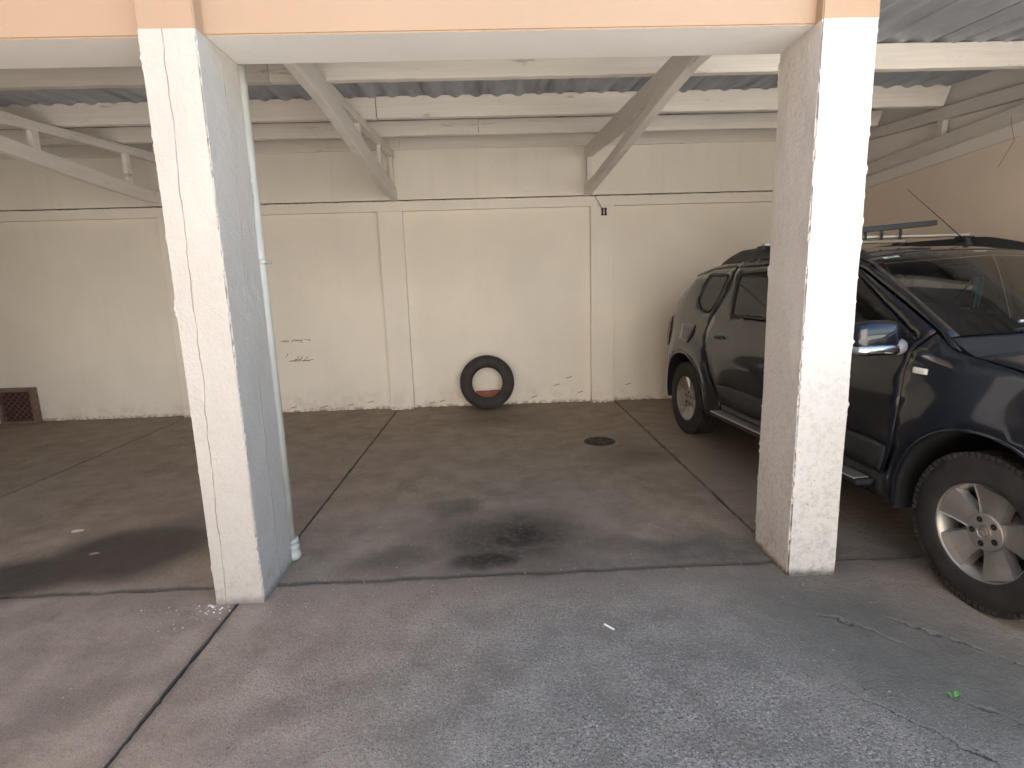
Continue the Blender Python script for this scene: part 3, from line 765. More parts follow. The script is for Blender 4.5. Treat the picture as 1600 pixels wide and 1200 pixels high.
# wire with two black clips hanging from the truss heel
M_black = plain('black_plastic', (.012, .012, .012), .4)
wr = empty('hanging_wire', (1.2, 6.58, 2.45), label='thin wire with two black insulators hanging below the right roof truss', cat='wire')
at(obj('cable', tube(bmesh.new(), [(1.205, 6.560, 2.462), (1.225, 6.560, 2.42), (1.26, 6.557, 2.365), (1.290, 6.555, 2.31)], .0035, 6), plain('grey_wire', (.16,.12,.09), .6)), wr)
for xx in (1.296, 1.333):
    bm = bmesh.new(); lathe(bm, [(.004,.0),(.014,.002),(.016,.012),(.010,.020),(.010,.062),(.016,.072),(.014,.082),(.004,.084)], 14, loc=(xx, 6.553, 2.232))
    at(obj('insulator', bm, M_black, smooth=True), wr)
w2 = empty('loose_wire', (4.0, 4.2, 2.5), label='thin wire hanging from the roof edge along the right side wall', cat='wire')
at(obj('cable', tube(bmesh.new(), [(3.955, 4.28, 2.60), (3.962, 4.27, 2.52), (3.965, 4.24, 2.42), (3.975, 4.33, 2.30), (3.97, 4.36, 2.25)], .0018, 6), plain('grey_wire_b', (.16,.12,.09), .6)), w2)

# litter: a paint-white stick, a green leaf, flakes of paint and rubble
st = tag(obj('plastic_stick', tube(bmesh.new(), [(.425, 2.115, .006), (.458, 2.075, .006)], .0042, 8), plain('white_plastic', (.85,.88,.9), .35)), 'short white stick lying on the grey concrete drive', 'litter')
M_leaf = plain('green_leaf', (.08, .30, .04), .5)
bm = bmesh.new()
for (a, l, wd, ox) in ((.4, .034, .010, 0), (2.0, .022, .008, -.01)):
    P = []
    for i in range(7):
        u = i/6; ww = wd*sin(pi*u)**.8
        P.append((ox+cos(a)*l*u-sin(a)*ww, sin(a)*l*u+cos(a)*ww, .004+.010*sin(pi*u)))
    for i in range(7):
        u = 1-i/6; ww = wd*sin(pi*u)**.8
        P.append((ox+cos(a)*l*u+sin(a)*ww, sin(a)*l*u-cos(a)*ww, .003+.008*sin(pi*u)))
    P = [p for i, p in enumerate(P) if i not in (7, 13)]
    bm.faces.new([bm.verts.new(p) for p in P])
lf = obj('leaf', bm, M_leaf); lf.location = (1.545, 1.615, .001); tag(lf, 'small green leaf sprouting on the cracked concrete at lower right', 'leaf')
M_chip = plain('paint_chip', (.72, .68, .62), .7, var=.1)
def chips(spots, name, label, mat, cat, seed):
    random.seed(seed); bm = bmesh.new()
    for (cx, cy, rx, ry, n_, s0, s1) in spots:
        for _ in range(n_):
            x, y, s = random.gauss(cx, rx), random.gauss(cy, ry), random.uniform(s0, s1)
            if -1.385 < x < -1.14 and 2.405 < y < 2.8: continue
            if 1.385 < x < 1.645 and 2.425 < y < 2.79: continue
            m_ = random.randint(4, 6); a0 = random.random()*6; h = s*random.uniform(.25, .5)
            ps = [(x+cos(a0+2*pi*k/m_)*s*random.uniform(.5, 1), y+sin(a0+2*pi*k/m_)*s*random.uniform(.5, 1)) for k in range(m_)]
            bo = [bm.verts.new((p[0], p[1], -.001)) for p in ps]; tp = [bm.verts.new((x+(p[0]-x)*.75, y+(p[1]-y)*.75, h*random.uniform(.7, 1.1))) for p in ps]
            bm.faces.new(tp)
            for k in range(m_): bm.faces.new((bo[k], bo[(k+1) % m_], tp[(k+1) % m_], tp[k]))
    bmesh.ops.recalc_face_normals(bm, faces=bm.faces)
    return tag(obj(name, bm, mat), label, cat, kind='stuff')
chips([(-1.36, 2.37, .06, .03, 34, .002, .008), (-1.50, 2.30, .10, .08, 16, .002, .006), (-1.15, 2.38, .1, .05, 22, .0015, .004), (-1.03, 2.55, .10, .15, 22, .0015, .0045),
       (-.8, 2.8, .3, .3, 30, .001, .004), (-.2, 2.6, .3, .1, 16, .001, .004), (-1.378, 2.405, .012, .006, 14, .004, .009)], 'paint_flakes', 'flakes of white paint scattered round the foot of the left pillar', M_chip, 'paint flakes', 3)
M_rub = plain('rubble', (.16, .14, .12), .95, var=.35)
chips([(1.45, 2.40, .07, .02, 40, .003, .010), (1.63, 2.38, .09, .05, 60, .002, .009), (1.36, 2.55, .02, .12, 30, .002, .006), (1.8, 2.25, .2, .12, 50, .0015, .006), (1.5, 1.9, .4, .4, 60, .001, .004)],
      'rubble_crumbs', 'crumbs of mortar and grit round the foot of the right pillar', M_rub, 'rubble', 4)
for (x, y, s, nm) in ((-2.70, 3.33, .040, 'pale flat flake lying at the back edge of the left oil patch'), (-2.36, 3.0, .03, 'pale flat flake lying in the middle of the left oil patch')):
    bm = bmesh.new(); ps = [(cos(2*pi*k/9)*s*(1+.25*sin(k*2.3)), sin(2*pi*k/9)*s*.5*(1+.2*cos(k*1.7)), .004+.003*sin(k)) for k in range(9)]
    f = bm.faces.new([bm.verts.new(p) for p in ps]); r = bmesh.ops.extrude_face_region(bm, geom=[f])
    for v in r['geom']:
        if isinstance(v, bmesh.types.BMVert): v.co.z += .002
    o = obj('plaster_flake', bm, M_chip if s > .035 else plain('dull_chip', (.3,.24,.2), .8)); o.location = (x, y, 0); tag(o, nm, 'flake')

#CAR_HERE
# ================================================================== CAR
def car_paint():
    m, t, b = new_mat('dark_blue_car_paint'); P = objc(t)
    dust = t.ramp(t.noise(P, 2.2, 6, .6), .4, .85, .0, 1)
    t.put(b.inputs['Base Color'], t.mix(t.math('MULTIPLY', dust, .30), (.0035,.0055,.0105), (.022,.026,.034)))
    b.inputs['Roughness'].default_value = .30; b.inputs['Metallic'].default_value = .0; b.inputs['Specular IOR Level'].default_value = .25
    b.inputs['Coat Weight'].default_value = 1.0
    t.put(b.inputs['Coat Roughness'], t.ramp(dust, 0, 1, .03, .12))
    return m
M_paint = car_paint()
M_seal = plain('window_rubber', (.010,.010,.011), .45)
M_clad = plain('dark_trim_plastic', (.022,.024,.027), .5, bump=.1, bscale=200, var=.2)
M_rubber = plain('tyre_rubber', (.020,.018,.017), .8, bump=.4, bscale=50, var=.45)
M_alloy = plain('alloy_wheel_silver', (.34,.325,.30), .38, metal=.75, var=.12, bump=.05)
M_chrome = plain('bright_chrome', (.75,.73,.70), .12, metal=1)
M_alu = plain('brushed_aluminium', (.62,.60,.57), .35, metal=.8)
M_dark = plain('interior_black', (.012,.012,.013), .8)
M_seat = plain('seat_fabric', (.035,.034,.036), .9, bump=.2)
M_dash = plain('dashboard_plastic', (.03,.03,.032), .55)
M_well = plain('wheel_well', (.008,.008,.008), .9)
def glass_mat(name, tint, rough=.0):
    m = bpy.data.materials.new(name); m.use_nodes = True; t = NT(m); n = t.n
    n.remove(n['Principled BSDF']); out = n['Material Output']
    tr = t.new('ShaderNodeBsdfTransparent'); tr.inputs[0].default_value = (*tint, 1)
    gl = t.new('ShaderNodeBsdfGlossy'); gl.inputs['Roughness'].default_value = .03; gl.inputs[0].default_value = (.9,.93,.95,1)
    fr = t.new('ShaderNodeFresnel'); fr.inputs[0].default_value = 1.5
    mx = t.new('ShaderNodeMixShader'); t.put(mx.inputs[0], t.math('ADD', t.math('MULTIPLY', fr.outputs[0], 1.0), .02, clamp=True)); t.l.new(tr.outputs[0], mx.inputs[1]); t.l.new(gl.outputs[0], mx.inputs[2])
    t.l.new(mx.outputs[0], out.inputs[0]); return m
M_ws = glass_mat('windscreen_glass', (.42,.47,.46))
M_sg = glass_mat('tinted_side_glass', (.04,.045,.045))
M_plas = plain('clear_lamp_plastic', (.75,.72,.66), .15)
M_red = plain('red_lamp_plastic', (.06,.004,.005), .2)

CAR = empty('parked_car', (2.6669, 5.1320, 0), atan2(-.99658, .08266), label='dark navy blue off-road car parked behind the right pillar', cat='car')
def lerp(xs, ys, v):
    if v <= xs[0]: return ys[0]
    for i in range(len(xs)-1):
        if v <= xs[i+1]:
            u = (v-xs[i])/(xs[i+1]-xs[i]); return ys[i]+(ys[i+1]-ys[i])*u
    return ys[-1]
def herm(xs, ys, v):
    v = max(xs[0], min(xs[-1], v)); n = len(xs)
    for i in range(n-1):
        if v <= xs[i+1]: break
    def m(k):
        if k == 0: return (ys[1]-ys[0])/(xs[1]-xs[0])
        if k == n-1: return (ys[-1]-ys[-2])/(xs[-1]-xs[-2])
        return (ys[k+1]-ys[k-1])/(xs[k+1]-xs[k-1])
    h = xs[i+1]-xs[i]; u = (v-xs[i])/h
    return (2*u**3-3*u*u+1)*ys[i]+(u**3-2*u*u+u)*h*m(i)+(3*u*u-2*u**3)*ys[i+1]+(u**3-u*u)*h*m(i+1)
def smooth01(u): u = max(0, min(1, u)); return u*u*(3-2*u)
AX_R, AX_F, WR = 0.0, 2.945, .345
def T(s, z):
    t = herm([0,.33,.55,.72,.85,1.0,1.08,1.15,1.3,1.45,1.55,1.62], [.865,.872,.882,.893,.896,.886,.870,.848,.788,.722,.665,.60], z)
    # plan rounding
    if s < -.15: t -= .20*((-.15-s)/.70)**2
    if s > 3.1: t -= .17*((s-3.1)/.78)**2.2
    if s > 1.9 and z > 1.02: t -= 0
    # flared arches
    for ax in (AX_R, AX_F):
        d = sqrt((s-ax)**2+((z-.36)*.98)**2)
        if z < 1.0: t += .026*(1-smooth01((d-.50)/.16))*(1 if z > .2 else 0)
    # shallow door scallop
    if .6 < s < 2.4: t -= .018*math.exp(-((z-.62)/.10)**2)*smooth01((s-.6)/.3)*smooth01((2.4-s)/.3)
    return t
def inside(p, poly):
    x, y = p; c = False; n = len(poly); j = n-1
    for i in range(n):
        xi, yi = poly[i]; xj, yj = poly[j]
        if (yi > y) != (yj > y) and x < (xj-xi)*(y-yi)/(yj-yi)+xi: c = not c
        j = i
    return c
def dens(poly, st=.035):
    out = []
    for i in range(len(poly)):
        a, b = Vector(poly[i]), Vector(poly[(i+1) % len(poly)]); n = max(1, int((b-a).length/st+.5))
        out += [tuple(a+(b-a)*k/n) for k in range(n)]
    return out
def rounded(poly, r, n=4):
    out = []; N = len(poly)
    for i in range(N):
        p0, p, p1 = Vector(poly[i-1]), Vector(poly[i]), Vector(poly[(i+1) % N])
        a, b = (p0-p), (p1-p); k = min(r, a.length*.45, b.length*.45); A = p+a.normalized()*k; B = p+b.normalized()*k
        for j in range(n+1):
            u = j/n; out.append(tuple(A*(1-u)**2+p*2*u*(1-u)+B*u*u))
    return out
def arc(cx, cz, r, a0, a1, n=20): return [(cx+r*cos(radians(a0+(a1-a0)*i/n)), cz+r*sin(radians(a0+(a1-a0)*i/n))) for i in range(n+1)]
def panel(name, outer, holes, mat, side, off=0, parent=None, grid=.055, th=.004, sm=True):
    outer = dens(outer); holes = [dens(h) for h in holes]
    pts = list(outer); edges = [(i, (i+1) % len(outer)) for i in range(len(outer))]
    for h in holes:
        b0 = len(pts); pts += h; edges += [(b0+i, b0+(i+1) % len(h)) for i in range(len(h))]
    bpts = list(pts)
    x0, x1 = min(p[0] for p in outer), max(p[0] for p in outer); z0, z1 = min(p[1] for p in outer), max(p[1] for p in outer)
    nx, nz = int((x1-x0)/grid)+1, int((z1-z0)/grid)+1
    for i in range(nx+1):
        for j in range(nz+1):
            q = (x0+grid*(i+.5*(j % 2)), z0+grid*j)
            if inside(q, outer) and not any(inside(q, h) for h in holes) and min((q[0]-b[0])**2+(q[1]-b[1])**2 for b in bpts) > (grid*.42)**2: pts.append(q)
    vs, es, fs, *_ = delaunay_2d_cdt([Vector(p) for p in pts], edges, [], 0, 1e-5)
    F = []
    for f in fs:
        c = sum((vs[i] for i in f), Vector((0,0)))/len(f)
        if inside(c, outer) and not any(inside(c, h) for h in holes): F.append(list(f))
    V = [(v.x, side*(T(v.x, v.y)+off), v.y) for v in vs]
    used = sorted({i for f in F for i in f}); mp = {a: b for b, a in enumerate(used)}
    V = [V[i] for i in used]; F = [[mp[i] for i in f] for f in F]
    o = pydata(name, V, F, mat, parent or CAR, sm)
    bm = bmesh.new(); bm.from_mesh(o.data)
    bmesh.ops.recalc_face_normals(bm, faces=bm.faces)
    av = sum(f.normal.y for f in bm.faces)
    if av*side < 0: bmesh.ops.reverse_faces(bm, faces=bm.faces)
    bm.to_mesh(o.data); bm.free()
    if th:
        md = o.modifiers.new('t', 'SOLIDIFY'); md.thickness = th; md.offset = -1
    return o

ARCH = .425
frontA = arc(AX_F, .36, ARCH, 180+8, -8)          # going over the wheel, rear to front
rearA = arc(AX_R, .36, ARCH, 180+8, -8)
# outlines in (s, z)
TOP_A = [(1.46, 1.575), (1.75, 1.545), (1.95, 1.492), (2.35, 1.315), (2.62, 1.185), (2.70, 1.135)]
W_fd = rounded([(1.50, 1.165), (2.50, 1.15), (2.30, 1.255), (1.93, 1.455), (1.78, 1.50), (1.50, 1.515)], .03)
W_rd = rounded([(.74, 1.175), (1.40, 1.165), (1.40, 1.52), (.60, 1.495)], .03)
W_q = rounded([(.06, 1.275), (.20, 1.195), (.37, 1.19), (.43, 1.30), (.42, 1.49), (.08, 1.495)], .04)
front_door = [(1.462, .44), (2.44, .44), (2.49, .60), (2.50, 1.00), (2.515, 1.09), (2.60, 1.185), (2.34, 1.308), (1.945, 1.485), (1.75, 1.535), (1.462, 1.562)]
rear_door = [(.70, .44), (1.452, .44), (1.452, 1.562), (.50, 1.545), (.53, 1.36), (.47, 1.18), (.405, 1.02), (.41, .86), (.53, .66)]
fender = [(2.448, .30)]+[(2.50, .30)]+[p for p in frontA]+[(3.52, .42), (3.55, .70), (3.50, .86), (3.30, .98), (3.0, 1.055), (2.72, 1.105), (2.62, 1.165), (2.523, 1.085), (2.508, 1.00), (2.498, .60), (2.448, .435)]
fender = [(2.448, .30)]+[p for p in frontA if p[0] > 2.46]+[(3.50, .42), (3.55, .70), (3.50, .88), (3.30, .995), (3.0, 1.065), (2.74, 1.105), (2.61, 1.175), (2.523, 1.085), (2.508, 1.00), (2.498, .60), (2.448, .435)]
quarter = [(-.44, .42)]+[p for p in rearA]+[(.47, .31), (.68, .31), (.68, .44), (.52, .655), (.40, .86), (.397, 1.02), (.46, 1.18), (.52, 1.36), (.49, 1.555), (.1, 1.54), (-.18, 1.475), (-.33, 1.33), (-.47, 1.12), (-.55, .98), (-.60, .84), (-.60, .62), (-.55, .50)]
sill = [(.688, .31), (2.44, .31), (2.44, .434), (.688, .434)]
rail_top = [(.50, 1.553), (1.455, 1.570), (1.75, 1.545), (1.955, 1.492), (2.35, 1.315), (2.62, 1.188), (2.70, 1.125), (2.76, 1.112), (2.68, 1.17), (2.37, 1.345), (1.97, 1.515), (1.75, 1.570), (1.45, 1.598), (.9, 1.606), (.4, 1.598), (.1, 1.575), (-.2, 1.512), (-.19, 1.482), (.1, 1.548), (.49, 1.562)]
for side in (-1, 1):
    vis = side == -1
    fd = panel('front_door', front_door, [W_fd], M_paint, side)
    rd = panel('rear_door', rear_door, [W_rd], M_paint, side)
    panel('front_fender', fender, [], M_paint, side)
    q = panel('rear_quarter', quarter, [W_q], M_paint, side)
    panel('sill', sill, [], M_clad, side, off=-.006)
    panel('roof_frame', rail_top, [], M_paint, side, off=-.001)
    def grow(W, k=1.0):
        cx, cz = sum(p[0] for p in W)/len(W), sum(p[1] for p in W)/len(W); return [(cx+(p[0]-cx)*k, cz+(p[1]-cz)*k) for p in W]
    panel('window', grow(W_fd), [], M_sg, side, -.002, fd, th=0, grid=.03)
    panel('window', grow(W_rd), [], M_sg, side, -.002, rd, th=0, grid=.03)
    panel('window', grow(W_q), [], M_sg, side, -.002, q, th=0, grid=.03)
    # rubber frames round the glass
    for W_, par_ in ((W_fd, fd), (W_rd, rd), (W_q, q)):
        panel('window_seal', grow(W_, 1.045), [grow(W_, .955)], M_seal, side, .007, par_, th=.012)
    # lower door mouldings
    panel('moulding', rounded([(1.475, .455), (2.43, .455), (2.455, .52), (2.465, .60), (1.475, .60)], .02), [], M_clad, side, .012, fd)
    panel('moulding', rounded([(.71, .455), (1.44, .455), (1.44, .60), (.60, .60)], .02), [], M_clad, side, .012, rd)
    # door handles
    for s0, par in ((.56, rd), (1.60, fd)):
        bm = bmesh.new(); n = 10; P = []; 
        for i in range(n+1):
            u = i/n; s = s0+.17*u; P.append((s, side*(T(s, .99)+.004+.030*sin(pi*u)**.5), .992-.004*u))
        tube(bm, P, [.010+.006*sin(pi*i/n) for i in range(n+1)], 8); obj('handle', bm, M_paint, par, smooth=True)
    # fuel flap (near side) / arch liners / wells
    if vis:
        panel('fuel_flap', rounded([(-.08, .90), (.12, .885), (.20, .98), (.20, 1.06), (-.10, 1.065)], .03), [], M_paint, side, .004, q)
    for ax in (AX_R, AX_F):
        prof = arc(ax, .36, ARCH+.004, 190, -10, 28); bm = bmesh.new(); A = []
        for (s, z) in prof:
            ti = side*(T(s, z)-.002); A.append([bm.verts.new((s, ti, z)), bm.verts.new((ax+(s-ax)*.985, ti-side*.03, .36+(z-.36)*.985)), bm.verts.new((s, side*.50, z))])
        for a, b in zip(A, A[1:]):
            bm.faces.new((a[0], b[0], b[1], a[1])); bm.faces.new((a[1], b[1], b[2], a[2]))
        bm.faces.new([a[2] for a in A])
        bmesh.ops.recalc_face_normals(bm, faces=bm.faces); obj('wheel_arch_liner', bm, M_well, CAR)
        # rolled arch lip
        bm = bmesh.new(); tube(bm, [(s, side*(T(s, z)-.003), z) for s, z in arc(ax, .36, ARCH+.006, 188, -8, 34)], .009, 8); obj('arch_lip', bm, M_paint, CAR, smooth=True)
    # side repeater
    bm = bmesh.new(); add_box(bm, 2.555, 2.635, min(side*(T(2.6,1.0)-.004), side*(T(2.6,1.0)+.010)), max(side*(T(2.6,1.0)-.004), side*(T(2.6,1.0)+.010)), .985, 1.015, .007, 2)
    obj('side_repeater', bm, M_plas, CAR, smooth=True)
    # side step
    bm = bmesh.new(); y0, y1 = sorted((side*.885, side*.985)); add_box(bm, .72, 2.38, y0, y1, .355, .392, .014, 3); ss = obj('side_step', bm, M_clad, CAR, smooth=False)
    bm = bmesh.new(); y0, y1 = sorted((side*.905, side*.992)); add_box(bm, .74, 2.36, y0, y1, .388, .399, .004, 2); obj('step_tread', bm, M_alu, ss)
    # mirror
    def ellipsoid(bm, c, r, n=14, m=9, sq=1.0):
        rows = []
        for j in range(m+1):
            ph = -pi/2+pi*j/m; row = []
            for k in range(n):
                th = 2*pi*k/n
                def sg(v, e): return math.copysign(abs(v)**e, v)
                row.append(bm.verts.new((c[0]+r[0]*sg(cos(ph), sq)*sg(cos(th), sq), c[1]+r[1]*sg(cos(ph), sq)*sg(sin(th), sq), c[2]+r[2]*sg(sin(ph), sq))))
            rows.append(row)
        for j in range(m):
            for k in range(n): bm.faces.new((rows[j][k], rows[j][(k+1) % n], rows[j+1][(k+1) % n], rows[j+1][k]))
        bmesh.ops.remove_doubles(bm, verts=bm.verts, dist=1e-5); bmesh.ops.recalc_face_normals(bm, faces=bm.faces)
    bm = bmesh.new(); ellipsoid(bm, (2.46, side*1.03, 1.155), (.058, .125, .082), 20, 12, .62); mr = obj('door_mirror', bm, M_paint, CAR, smooth=True)
    bm = bmesh.new(); ellipsoid(bm, (2.468, side*1.032, 1.095), (.060, .125, .030), 20, 10, .6); obj('mirror_trim', bm, M_chrome, mr, smooth=True)
    bm = bmesh.new(); ellipsoid(bm, (2.475, side*.915, 1.105), (.045, .040, .040), 16, 10, .9); obj('mirror_joint', bm, plain('mirror_joint_grey', (.20,.20,.23), .45), mr, smooth=True)
    bm = bmesh.new(); add_box(bm, 2.398, 2.404, min(side*.93, side*1.13), max(side*.93, side*1.13), 1.10, 1.215, .002); obj('mirror_glass', bm, M_chrome, mr)
    # tail lamp, headlamp
    panel('tail_lamp', rounded([(-.50, .80), (-.40, .82), (-.36, 1.0), (-.40, 1.12), (-.47, 1.10), (-.56, .95)], .03), [], M_red, side, .008)
    panel('headlight', rounded([(3.42, .76), (3.62, .74), (3.72, .80), (3.68, .90), (3.50, .93), (3.40, .88)], .03), [], M_plas, side, .010)
    panel('rear_bumper', rounded([(-.445, .40), (-.50, .49), (-.61, .61), (-.61, .70), (-.76, .70), (-.80, .55), (-.74, .34), (-.46, .33)], .02), [], M_clad, side, .0)
    panel('front_bumper', rounded([(3.38, .30), (3.80, .30), (3.86, .50), (3.84, .74), (3.56, .70), (3.51, .41), (3.39, .41)], .02), [], M_paint, side, .0)
    # roof rail
    bm = bmesh.new(); n = 30; A = []
    for i in range(n+1):
        u = i/n; s = .05+1.83*u; zr = lerp([-.2,.1,.4,.9,1.4,1.75,1.95], [1.53,1.585,1.606,1.618,1.61,1.58,1.53], s)-.010
        h = .004+.088*min(1, (u/.20))**.6*min(1, ((1-u)/.22))**.6; tt = .585; wb = .024; wt = .013
        A.append([bm.verts.new((s, side*(tt+a), z)) for a, z in ((wb, zr), (wt, zr+h-.006), (wt*.5, zr+h), (-wt*.5, zr+h), (-wt, zr+h-.006), (-wb, zr))])
    for a, b in zip(A, A[1:]):
        for j in range(6): bm.faces.new((a[j], b[j], b[(j+1) % 6], a[(j+1) % 6]))
    bm.faces.new(A[0]); bm.faces.new(A[-1][::-1]); bmesh.ops.recalc_face_normals(bm, faces=bm.faces)
    obj('roof_rail', bm, M_clad, CAR, smooth=False)

# skins across the car: loft of edge points, crowned
def loft(name, E, mat, u0=-1, u1=1, nu=24, parent=None, th=.004, k=2.4):
    """E: [(s, t, z, ds, dz)] edge stations; crown towards the centre line"""
    bm = bmesh.new(); R = []
    for (s, t, z, ds, dz) in E:
        R.append([bm.verts.new((s+ds*(1-abs(u)**2), t*u, z+dz*(1-abs(u)**k))) for u in [u0+(u1-u0)*i/nu for i in range(nu+1)]])
    for a, b in zip(R, R[1:]):
        for i in range(nu): bm.faces.new((a[i], a[i+1], b[i+1], b[i]))
    bmesh.ops.recalc_face_normals(bm, faces=bm.faces)
    if sum(f.normal.z+f.normal.x*.0 for f in bm.faces) < 0: bmesh.ops.reverse_faces(bm, faces=bm.faces)
    o = obj(name, bm, mat, parent or CAR, smooth=True)
    if th: md = o.modifiers.new('t', 'SOLIDIFY'); md.thickness = th; md.offset = -1
    return o
def dense(E, m=4):
    out = []
    for a, b in zip(E, E[1:]):
        for i in range(m): out.append(tuple(x+(y-x)*i/m for x, y in zip(a, b)))
    return out+[E[-1]]
hood = dense([(2.80, .825, 1.090, .10, .050), (3.05, .84, 1.058, .10, .055), (3.35, .82, .985, .11, .07), (3.55, .78, .89, .13, .09), (3.60, .74, .84, .15, .08)])
loft('hood', hood, M_paint)
ws = dense([(2.655, .815, 1.165, .11, .022), (2.37, .765, 1.320, .06, .030), (1.975, .672, 1.512, .0, .040), (1.88, .652, 1.545, -.03, .042)], 5)
wsg = loft('windscreen', ws, M_ws, -.955, .955, th=0)
loft('windscreen_pillar', ws, M_paint, -1, -.95, 2); loft('windscreen_pillar', ws, M_paint, .95, 1, 2)
loft('cowl', dense([(2.655, .815, 1.160, .11, .022), (2.74, .825, 1.118, .10, .022), (2.81, .825, 1.083, .10, .040)]), M_clad)
rf = loft('roof_panel', dense([(1.885, .652, 1.545, -.03, .042), (1.75, .620, 1.570, -.02, .045), (1.40, .595, 1.598, 0, .042), (.9, .585, 1.606, 0, .044), (.4, .590, 1.598, 0, .040), (.1, .61, 1.575, 0, .035), (-.2, .62, 1.512, -.06, .03)]), M_paint)
loft('tailgate', dense([(-.2, .62, 1.505, -.06, .03), (-.33, .66, 1.33, -.07, .02), (-.47, .72, 1.12, -.08, .01), (-.60, .76, .98, -.08, .0), (-.62, .78, .70, -.08, 0)]), M_paint)
loft('rear_bumper_centre', dense([(-.62, .78, .70, -.08, 0), (-.76, .70, .70, -.08, 0), (-.80, .70, .55, -.08, 0), (-.74, .72, .34, -.08, 0)]), M_clad)
loft('front_grille', dense([(3.60, .74, .84, .15, .08), (3.70, .73, .80, .14, .03), (3.80, .72, .70, .10, 0), (3.84, .715, .50, .08, 0), (3.80, .72, .30, .07, 0)]), M_clad)
# inner tub so nothing shows through
bm = bmesh.new(); add_box(bm, .46, 2.48, -.80, .80, .26, .36); add_box(bm, -.62, .48, -.48, .48, .42, .80); add_box(bm, 2.49, 3.5, -.48, .48, .30, .86); add_box(bm, 2.47, 2.49, -.83, .83, .36, 1.02)
obj('underbody', bm, M_well, CAR)
for sd in (-1, 1):
    bm = bmesh.new(); add_box(bm, .5, 2.46, min(sd*.80, sd*.82), max(sd*.80, sd*.82), .36, 1.13); obj('door_trim', bm, M_dark, CAR)
bm = bmesh.new(); add_box(bm, 2.18, 2.62, -.78, .78, .80, 1.06, .06, 4); add_box(bm, 2.12, 2.36, -.16, .16, .45, .98, .03, 3)
db = obj('dashboard', bm, M_dash, CAR, smooth=True)
bm = bmesh.new(); add_box(bm, 2.20, 2.50, .22, .56, 1.03, 1.10, .03, 3); obj('instrument_hood', bm, M_dash, db, smooth=True)
for ys in (-.37, .37):
    bm = bmesh.new(); add_box(bm, 1.35, 1.86, ys-.25, ys+.25, .55, .72, .06, 3)
    sq = add_box(bmesh.new(), -.07, .07, -.24, .24, 0, .60, .055, 3); sq.transform(Matrix.Translation((1.38, ys, .66)) @ Matrix.Rotation(radians(-14), 4, 'Y'))
    me = bpy.data.meshes.new('x'); sq.to_mesh(me); sq.free(); bm.from_mesh(me); bpy.data.meshes.remove(me); st_ = obj('seat', bm, M_seat, CAR, smooth=True)
    bm = bmesh.new(); add_box(bm, 1.18, 1.28, ys-.13, ys+.13, 1.28, 1.45, .04, 3); obj('headrest', bm, M_seat, st_, smooth=True)
bm = bmesh.new(); add_box(bm, .45, .95, -.66, .66, .55, .75, .06, 3); add_box(bm, .32, .46, -.66, .66, .72, 1.25, .05, 3); obj('rear_seat', bm, M_seat, CAR, smooth=True)
bm = bmesh.new(); tube(bm, [(2.06+.05*sin(a)*1.0, .37+.185*cos(a), 1.02+.175*sin(a)) for a in [2*pi*i/32 for i in range(33)]], .015, 8, cap=False)
sw_ = obj('steering_wheel', bm, M_dark, CAR, smooth=True)
bm = bmesh.new(); add_box(bm, 2.04, 2.10, .30, .44, .97, 1.07, .02, 2); tube(bm, [(2.06, .19, 1.02), (2.06, .55, 1.02)], .014, 6); obj('steering_hub', bm, M_dark, sw_, smooth=True)
bm = bmesh.new(); add_box(bm, 1.93, 1.96, -.12, .12, 1.41, 1.475, .012, 3); mi = obj('rear_view_mirror', bm, M_dark, CAR, smooth=True)
M_cyan = plain('turquoise_tassel', (.12, .55, .52), .5, var=.3)
bm = bmesh.new()
random.seed(2)
for k in range(9):
    y = -.03+.06*random.random(); l = .10+.08*random.random()
    tube(bm, [(1.99+.01*random.random(), y, 1.42), (1.99, y+.006, 1.42-l*.5), (1.985+.01*random.random(), y-.004, 1.42-l)], [.004, .005, .002], 5)
obj('hanging_tassel', bm, M_cyan, mi)
# sun visor strip and stickers behind the windscreen
def ws_pt(u, v, off=0):
    """point on the windscreen: u across, v 0 (base) .. 1 (header)"""
    i = v*(len(ws)-1); a = ws[int(i)]; b = ws[min(int(i)+1, len(ws)-1)]; k = i-int(i); s, t, z, ds, dz = [p+(q-p)*k for p, q in zip(a, b)]
    return Vector((s+ds*(1-u*u)-off*.5, t*u, z+dz*(1-abs(u)**2.4)-off*.8))
def decal(name, u0, u1, v0, v1, mat, off=.003, parent=None):
    n = 6; R = [[ws_pt(u0+(u1-u0)*i/n, v0+(v1-v0)*j/2, off) for i in range(n+1)] for j in range(3)]
    V = [p for r in R for p in r]; F = [(j*(n+1)+i, j*(n+1)+i+1, (j+1)*(n+1)+i+1, (j+1)*(n+1)+i) for j in range(2) for i in range(n)]
    return pydata(name, V, F, mat, parent or wsg)
M_stick = plain('sticker_paper', (.72,.80,.74), .5); M_stg = plain('sticker_green', (.12,.30,.20), .5)
dk = decal('sticker', -.85, -.70, .79, .87, M_stick, -.006)
decal('sticker_print', -.81, -.75, .81, .85, M_stg, -.008)
decal('sticker', .04, .17, .81, .85, M_stick, -.006)
decal('sunshade_band', -.95, .95, .955, 1.0, M_clad, .004)
# wiper
bm = bmesh.new(); tube(bm, [tuple(ws_pt(-.62+.75*i/8, .055+.02*sin(pi*i/8), -.022)) for i in range(9)], .007, 6); wp = obj('wiper', bm, M_alu, CAR)
bm = bmesh.new(); tube(bm, [tuple(ws_pt(.10, -.0, -.02)), tuple(ws_pt(-.1, .05, -.03)), tuple(ws_pt(-.25, .075, -.03))], .010, 6); obj('wiper_arm', bm, M_clad, wp)
